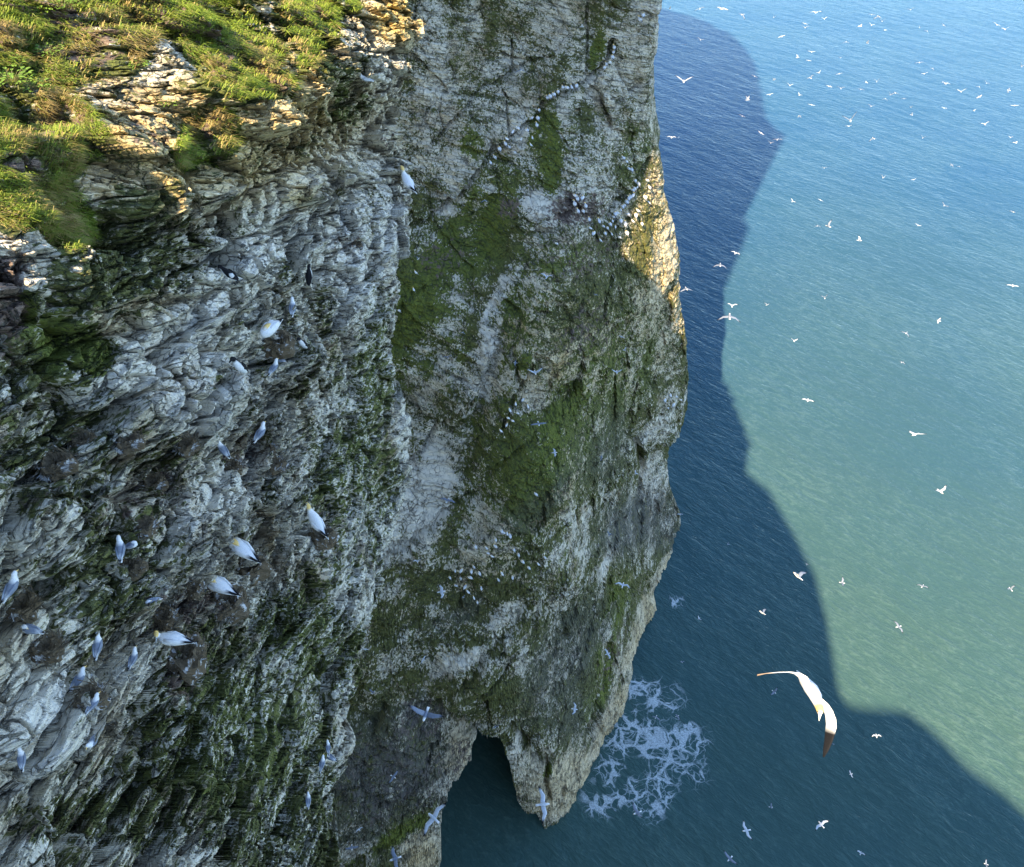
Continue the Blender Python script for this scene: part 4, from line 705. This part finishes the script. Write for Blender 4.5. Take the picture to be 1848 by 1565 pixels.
z3 = [(25, 45, 9), (180, 45, 12), (400, 75, 12), (560, 90, 6), (780, 65, 14), (820, 98, 8), (722, 122, 7), (720, 142, 10), (1065, 75, 8), (1100, 85, 12), (1118, 110, 9), (1005, 135, 9), (1063, 130, 8), (1135, 155, 8), (1265, 50, 8), (1435, 130, 6), (1350, 160, 7), (1310, 143, 5), (1708, 128, 9), (1752, 152, 9), (600, 188, 9), (183, 205, 9), (103, 230, 8), (933, 215, 8), (1042, 222, 7), (755, 268, 9), (683, 297, 9), (740, 312, 7), (905, 298, 5), (1310, 322, 9), (1378, 352, 6), (1835, 342, 9), (1335, 380, 8), (792, 375, 7), (897, 380, 8), (748, 402, 10), (462, 393, 8), (562, 407, 8), (1090, 420, 9), (1037, 425, 6), (643, 440, 9), (847, 445, 9), (905, 455, 10), (1010, 460, 8), (1185, 478, 10), (1160, 488, 7), (1442, 430, 12), (1525, 472, 11), (1618, 498, 8), (1655, 428, 7), (1770, 465, 8), (1618, 447, 7), (425, 515, 13), (540, 487, 9), (693, 490, 8), (755, 540, 9), (1063, 548, 9), (1230, 508, 6), (1135, 508, 7), (1265, 553, 5), (1437, 557, 7), (1590, 570, 6), (1800, 543, 9), (1270, 592, 7), (398, 597, 9), (693, 597, 9), (955, 620, 21), (948, 650, 10), (1647, 640, 10), (495, 685, 9), (543, 735, 9), (580, 718, 12), (1073, 712, 11), (1327, 710, 8), (1803, 735, 9), (1778, 708, 6), (70, 708, 7), (820, 865, 7), (1477, 850, 7), (1515, 857, 5), (1125, 915, 9), (1280, 925, 6), (657, 1037, 9), (800, 1030, 9), (1438, 1058, 10), (1790, 1090, 10), (785, 1162, 9), (840, 1165, 16), (1303, 1160, 8), (1000, 1238, 14), (1790, 1470, 13)]
for i, (x, y, s_) in enumerate(z3): x, y = 1200 + x / 2.852, y / 2.852; fly(x, y, s_ * 1.3, (i * 97) % 360, i % 7, 'sea', bank=(i * 53) % 50 - 25)
z6 = [(527, 143, 15), (823, 107, 15), (1410, 225, 13), (1243, 288, 16), (663, 328, 16), (1222, 440, 12), (78, 1222, 12), (325, 1375, 8), (730, 1480, 8)]
for i, (x, y, s_) in enumerate(z6): fly(1200 + x / 2.852, 500 + y / 2.852, s_, (i * 71 + 20) % 360, (i * 3) % 7, 'mid', bank=(i * 53) % 50 - 25)
z9 = [(1288, 160, 18), (1728, 175, 17), (170, 322, 11), (85, 540, 10), (62, 810, 15), (1057, 908, 15), (930, 1100, 12), (842, 950, 5), (530, 1265, 14), (978, 1495, 14), (1605, 1550, 13), (-45, 815, 16)]
for i, (x, y, s_) in enumerate(z9): fly(1200 + x / 2.77, 1000 + y / 2.77, s_, (i * 83 + 50) % 360, (i * 2 + 1) % 7, 'low2', bank=(i * 53) % 50 - 25)
def lab_groups(key, bands, text):
    L = [b for b in BNDS[key] if 'label' not in b[2]]
    for lo, hi, nm in bands:
        for side, f_ in text:
            S_ = sorted([b for b in L if lo <= b[1] < hi and f_(b[0], b[1])], key=lambda b: b[0])
            for i, b in enumerate(S_): b[2]['label'] = 'tiny white gull over %s %s, %s' % (side, nm, nth(i)) if key != 'cliff' else 'small grey-white gull flying across the %s, %s' % (nm, nth(i))
shx = lambda x, y: x < np.interp(y, [20, 100, 190, 250, 310, 400, 500, 600], [1205, 1370, 1395, 1405, 1437, 1390, 1335, 1320])
lab_groups('sea', [(-9, 32, 'at the very top'), (32, 62, 'in the second band'), (62, 125, 'in the third band'), (125, 158, 'in the fourth band'), (158, 182, 'in the fifth band'), (182, 235, 'around the flying white pair'), (235, 270, 'below the white pair'), (270, 385, 'level with the shadow tip'), (385, 540, 'right of the lit rim')],
           [('blue shadowed sea', shx), ('pale sunlit sea', lambda x, y: not shx(x, y))])
lab_groups('mid', [(500, 800, 'halfway down the photo'), (800, 1100, 'by the shadow curve')], [('open sea', lambda x, y: True)])
lab_groups('low2', [(1000, 1100, 'at lower right'), (1100, 1300, 'beside the white foam'), (1300, 1340, 'right of the foam'), (1340, 1480, 'far below the gliding gannet'), (1480, 1600, 'at the bottom edge')], [('the sea', lambda x, y: True)])
lab_groups('cliff', [(0, 300, 'pale upper headland'), (300, 560, 'green patches of the headland'), (560, 700, 'middle of the headland'), (700, 980, 'mossy face of the headland'), (980, 1220, 'lower headland'), (1220, 1600, 'brown rock near the cave')], [('', lambda x, y: True)])
fly(1304, 16, 22, 200, 0, 'gann', mesh=FG[0], name='gannet', real=1.8, cat='gannet', label='gannet gliding over the far sea at the top, just right of the headland', group='gannets in flight')

# the big gannet gliding below the viewer, built in metres round its own breast and turned to the heading it has
def big_gannet():
    b = Bird(); W, Y, D_, BI = WHITE, YEL, DARK, (.75, .72, .66)
    b.loft([(-.03, .13, -.50, .01, .01, W, W), (-.02, .10, -.38, .04, .02, W, W), (-.01, .06, -.22, .075, .06, W, W), (.0, .02, -.02, .095, .09, W, W), (0, -.03, .14, .085, .085, W, W), (-.015, -.09, .26, .056, .058, W, W), (-.02, -.12, .33, .05, .052, Y, Y), (-.03, -.155, .38, .043, .043, Y, Y), (-.045, -.185, .41, .02, .022, BI, BI), (-.075, -.25, .46, .003, .003, BI, BI)], 14)
    b.ball((-.068, -.15, .40), .008, D_)
    lw = [((-.02, .04, .10), (-.01, .02, -.12)), ((-.06, .14, .12), (-.08, .09, -.11)), ((-.11, .235, .13), (-.15, .18, -.09)), ((-.20, .285, .13), (-.22, .235, -.07)), ((-.33, .30, .12), (-.34, .265, -.06)), ((-.48, .285, .08), (-.48, .255, -.06)), ((-.62, .255, .02), (-.62, .235, -.07)), ((-.74, .215, -.05), (-.74, .21, -.06))]
    rw = [((.03, .0, .08), (.02, -.03, -.13)), ((.10, -.07, .09), (.05, -.10, -.12)), ((.19, -.15, .10), (.13, -.17, -.10)), ((.25, -.24, .10), (.175, -.27, -.10)), ((.295, -.36, .10), (.20, -.38, -.10)), ((.305, -.47, .09), (.205, -.49, -.09)), ((.29, -.58, .07), (.185, -.60, -.08)), ((.265, -.70, .04), (.175, -.72, -.07)), ((.235, -.82, 0), (.165, -.84, -.07)), ((.19, -.94, -.05), (.175, -.94, -.07))]
    TN = (.30, .22, .16)
    for wg, lim in ((lw, 6), (rw, 6)):
        b.wing([(L, (L[0] + (T[0] - L[0]) * (1 if wg is lw else .72), L[1] + (T[1] - L[1]) * 1.0 - (.022 if wg is lw else 0), T[2]), W if i < lim else (TN if wg is lw else D_), W if i < lim else D_) for i, (L, T) in enumerate(wg)], .014)
    return b.mesh('gannet_gliding')
o = bpy.data.objects.new('gannet', big_gannet()); C.objects.link(o); o.location = at(1465, 1247, 12.4)
o.rotation_euler = (rad(90) - PITCH, 0, 0)
tag(o, 'big gannet gliding over dark water with long arched black-tipped wings', 'gannet', 'gannets in flight')

# ------------------------------------------------------------------ grass on the cliff top
px, py, cc, GP, gr_ = near_px
gcov = gr_ + .22 * fbm(GP * 1.1, 3, 600)
idx = np.nonzero((gcov > .42) & (cc > 1) & (px > -120) & (px < 700) & (py > -120) & (py < 480))[0]
rs = np.random.RandomState(3); NB_ = 90000; pick = idx[rs.randint(0, len(idx), NB_)]
root = GP[pick].astype(float) + rs.randn(NB_, 3) * .03; dist = cc[pick]
cl = fbm(root * 2.2, 3, 610); dry = .9 * sstep(-.05, .45, fbm(root * .9 + 3, 3, 620) + .25 * rs.randn(NB_)); keep = fbm(root * 1.6 + 50, 2, 640) > -.30
root, dist, cl, dry = root[keep], dist[keep], cl[keep], dry[keep]; NB_ = len(root)
ln = (.10 + .12 * sstep(-.3, .5, cl)) * (.6 + .8 * rs.rand(NB_)) * np.clip(dist / 16, .7, 1.5)
az = fbm(root * 1.3 + 8, 2, 630) * 2.5 + rs.randn(NB_) * .7
d1 = np.stack([np.cos(az) * .45 + .35, np.sin(az) * .45, np.full(NB_, .75)], 1) + rs.randn(NB_, 3) * .12
d2 = np.stack([np.cos(az) * .5 + .65, np.sin(az) * .5, np.full(NB_, -.35)], 1) + rs.randn(NB_, 3) * .15
sd = np.stack([-np.sin(az), np.cos(az), np.zeros(NB_)], 1) * (np.clip(dist / 1450 * .85, .006, .02) * (.7 + .6 * rs.rand(NB_)))[:, None]
p1 = root + d1 * (ln * .55)[:, None]; p2 = p1 + d2 * (ln * .6)[:, None]
V = np.stack([root - sd, root + sd, p1 - sd * .8, p1 + sd * .8, p2], 1).reshape(-1, 3)
b_ = np.arange(NB_)[:, None] * 5; T = np.concatenate([b_ + np.array([0, 1, 3]), b_ + np.array([0, 3, 2]), b_ + np.array([2, 3, 4])], 0)
me = mesh_np('grass', V, T, smooth=False)
g1, g2, tn = np.array([.09, .17, .02]), np.array([.32, .38, .05]), np.array([.42, .30, .13])
mix_ = rs.rand(NB_)[:, None]; colr = (g1 * (1 - mix_) + g2 * mix_) * (1 - dry[:, None]) + tn * dry[:, None] * (.7 + .5 * rs.rand(NB_)[:, None])
set_attr(me, 'blade', np.repeat(colr, 5, 0))
k = NT('grass_blades'); k.vis(k.attr('blade').outputs[0], .6, .25); tr = k.n('ShaderNodeBsdfTranslucent'); k.set(tr.inputs[0], k.attr('blade').outputs[0]); ms_ = k.n('ShaderNodeMixShader'); ms_.inputs[0].default_value = .3
k.t.links.new(k.b.outputs[0], ms_.inputs[1]); k.t.links.new(tr.outputs[0], ms_.inputs[2]); k.t.links.new(ms_.outputs[0], k.out.inputs[0])
o = bpy.data.objects.new('grass', me); C.objects.link(o); me.materials.append(k.m); tag(o, 'tufts of green and straw-coloured grass hanging over the cliff top', 'grass', kind='stuff')

# broad-leaved plants among the grass
def plain(name, c1, c2, rough=.55):
    k = NT(name); p = k.n('ShaderNodeTexCoord').outputs['Object']; return k.vis(k.mix(k.noise(p, 9, 3, .6), c1, c2), rough, .3)
LEAF, STEM = plain('broad_leaf', (.07, .14, .02), (.17, .26, .04)), plain('stem', (.10, .10, .04), (.16, .14, .07))
def plant(px_, py_, n, sz_, label):
    loc = near_s(px_, py_); r_ = bpy.data.objects.new('leafy_plant', None); C.objects.link(r_); r_.location = loc; r_.empty_display_size = .1
    tag(r_, label, 'plant', 'broad-leaved plants on the cliff top'); rs_ = random.Random(px_); V, F_, V2, F2 = [], [], [], []
    for i in range(n):
        a, q_ = rs_.random() * 6.28, rs_.random() ** .6; c = Vector((math.cos(a) * q_ * sz_ * 1.3 + .06, math.sin(a) * q_ * sz_ * 1.3, sz_ * (.25 + .6 * rs_.random())))
        u = Vector((math.cos(a), math.sin(a), rs_.uniform(-.3, .25))).normalized(); w_ = u.cross(Vector((0, 0, 1))).normalized(); L_ = sz_ * rs_.uniform(.28, .5); nn = u.cross(w_) * (-L_ * .12); b = len(V)
        V += [c, c + u * L_ * .35 + w_ * L_ * .33 + nn, c + u * L_ * .8 + w_ * L_ * .22 + nn, c + u * L_ * 1.05, c + u * L_ * .8 - w_ * L_ * .22 + nn, c + u * L_ * .35 - w_ * L_ * .33 + nn]
        F_ += [(b, b + 1, b + 2, b + 3), (b, b + 3, b + 4, b + 5)]; b = len(V2); g = Vector((.0, 0, -.02)); t_ = w_ * .004
        V2 += [g - t_, g + t_, c + t_, c - t_, g + u * .004, c + u * .004]; F2 += [(b, b + 1, b + 2, b + 3), (b + 1, b + 4, b + 5, b + 2), (b + 4, b, b + 3, b + 5)]
    for nm, v_, f_, m_ in (('leaves', V, F_, LEAF), ('stem', V2, F2, STEM)):
        me = bpy.data.meshes.new(nm); me.from_pydata([tuple(x) for x in v_], [], f_); me.update(); me.materials.append(m_); q = bpy.data.objects.new(nm, me); C.objects.link(q); q.parent = r_
for a_ in [(75, 22, 70, .22, 'bright leafy plant near the top left corner, in sun'), (112, 18, 60, .20, 'leafy plant right of the one in the top left corner'), (85, 100, 50, .18, 'leafy plant on pale grass below the corner pair'), (10, 125, 60, .22, 'broad-leaved plant on the left edge, topmost of the shaded three'), (20, 155, 60, .22, 'broad-leaved plant on the left edge above the long dry stalk'), (55, 165, 50, .18, 'bright leaves right of the shaded plants at the left edge'),
           (247, 122, 50, .16, 'small green plant in the dark hollow between the grass and yellow stones'), (342, 72, 50, .16, 'leafy plant at the upper left of the sunlit grassy knoll'), (302, 192, 40, .13, 'small leafy plant below the hollow, over the pale grass tuft'), (545, 62, 50, .18, 'leafy clump at the right side of the grassy knoll'), (375, 45, 40, .15, 'low leafy plant just above the sunlit knoll')]: plant(*a_)

for o in C.objects:
    if len(str(o.get('label', '')).split()) > 16: print('LONG', o.name, o['label'])
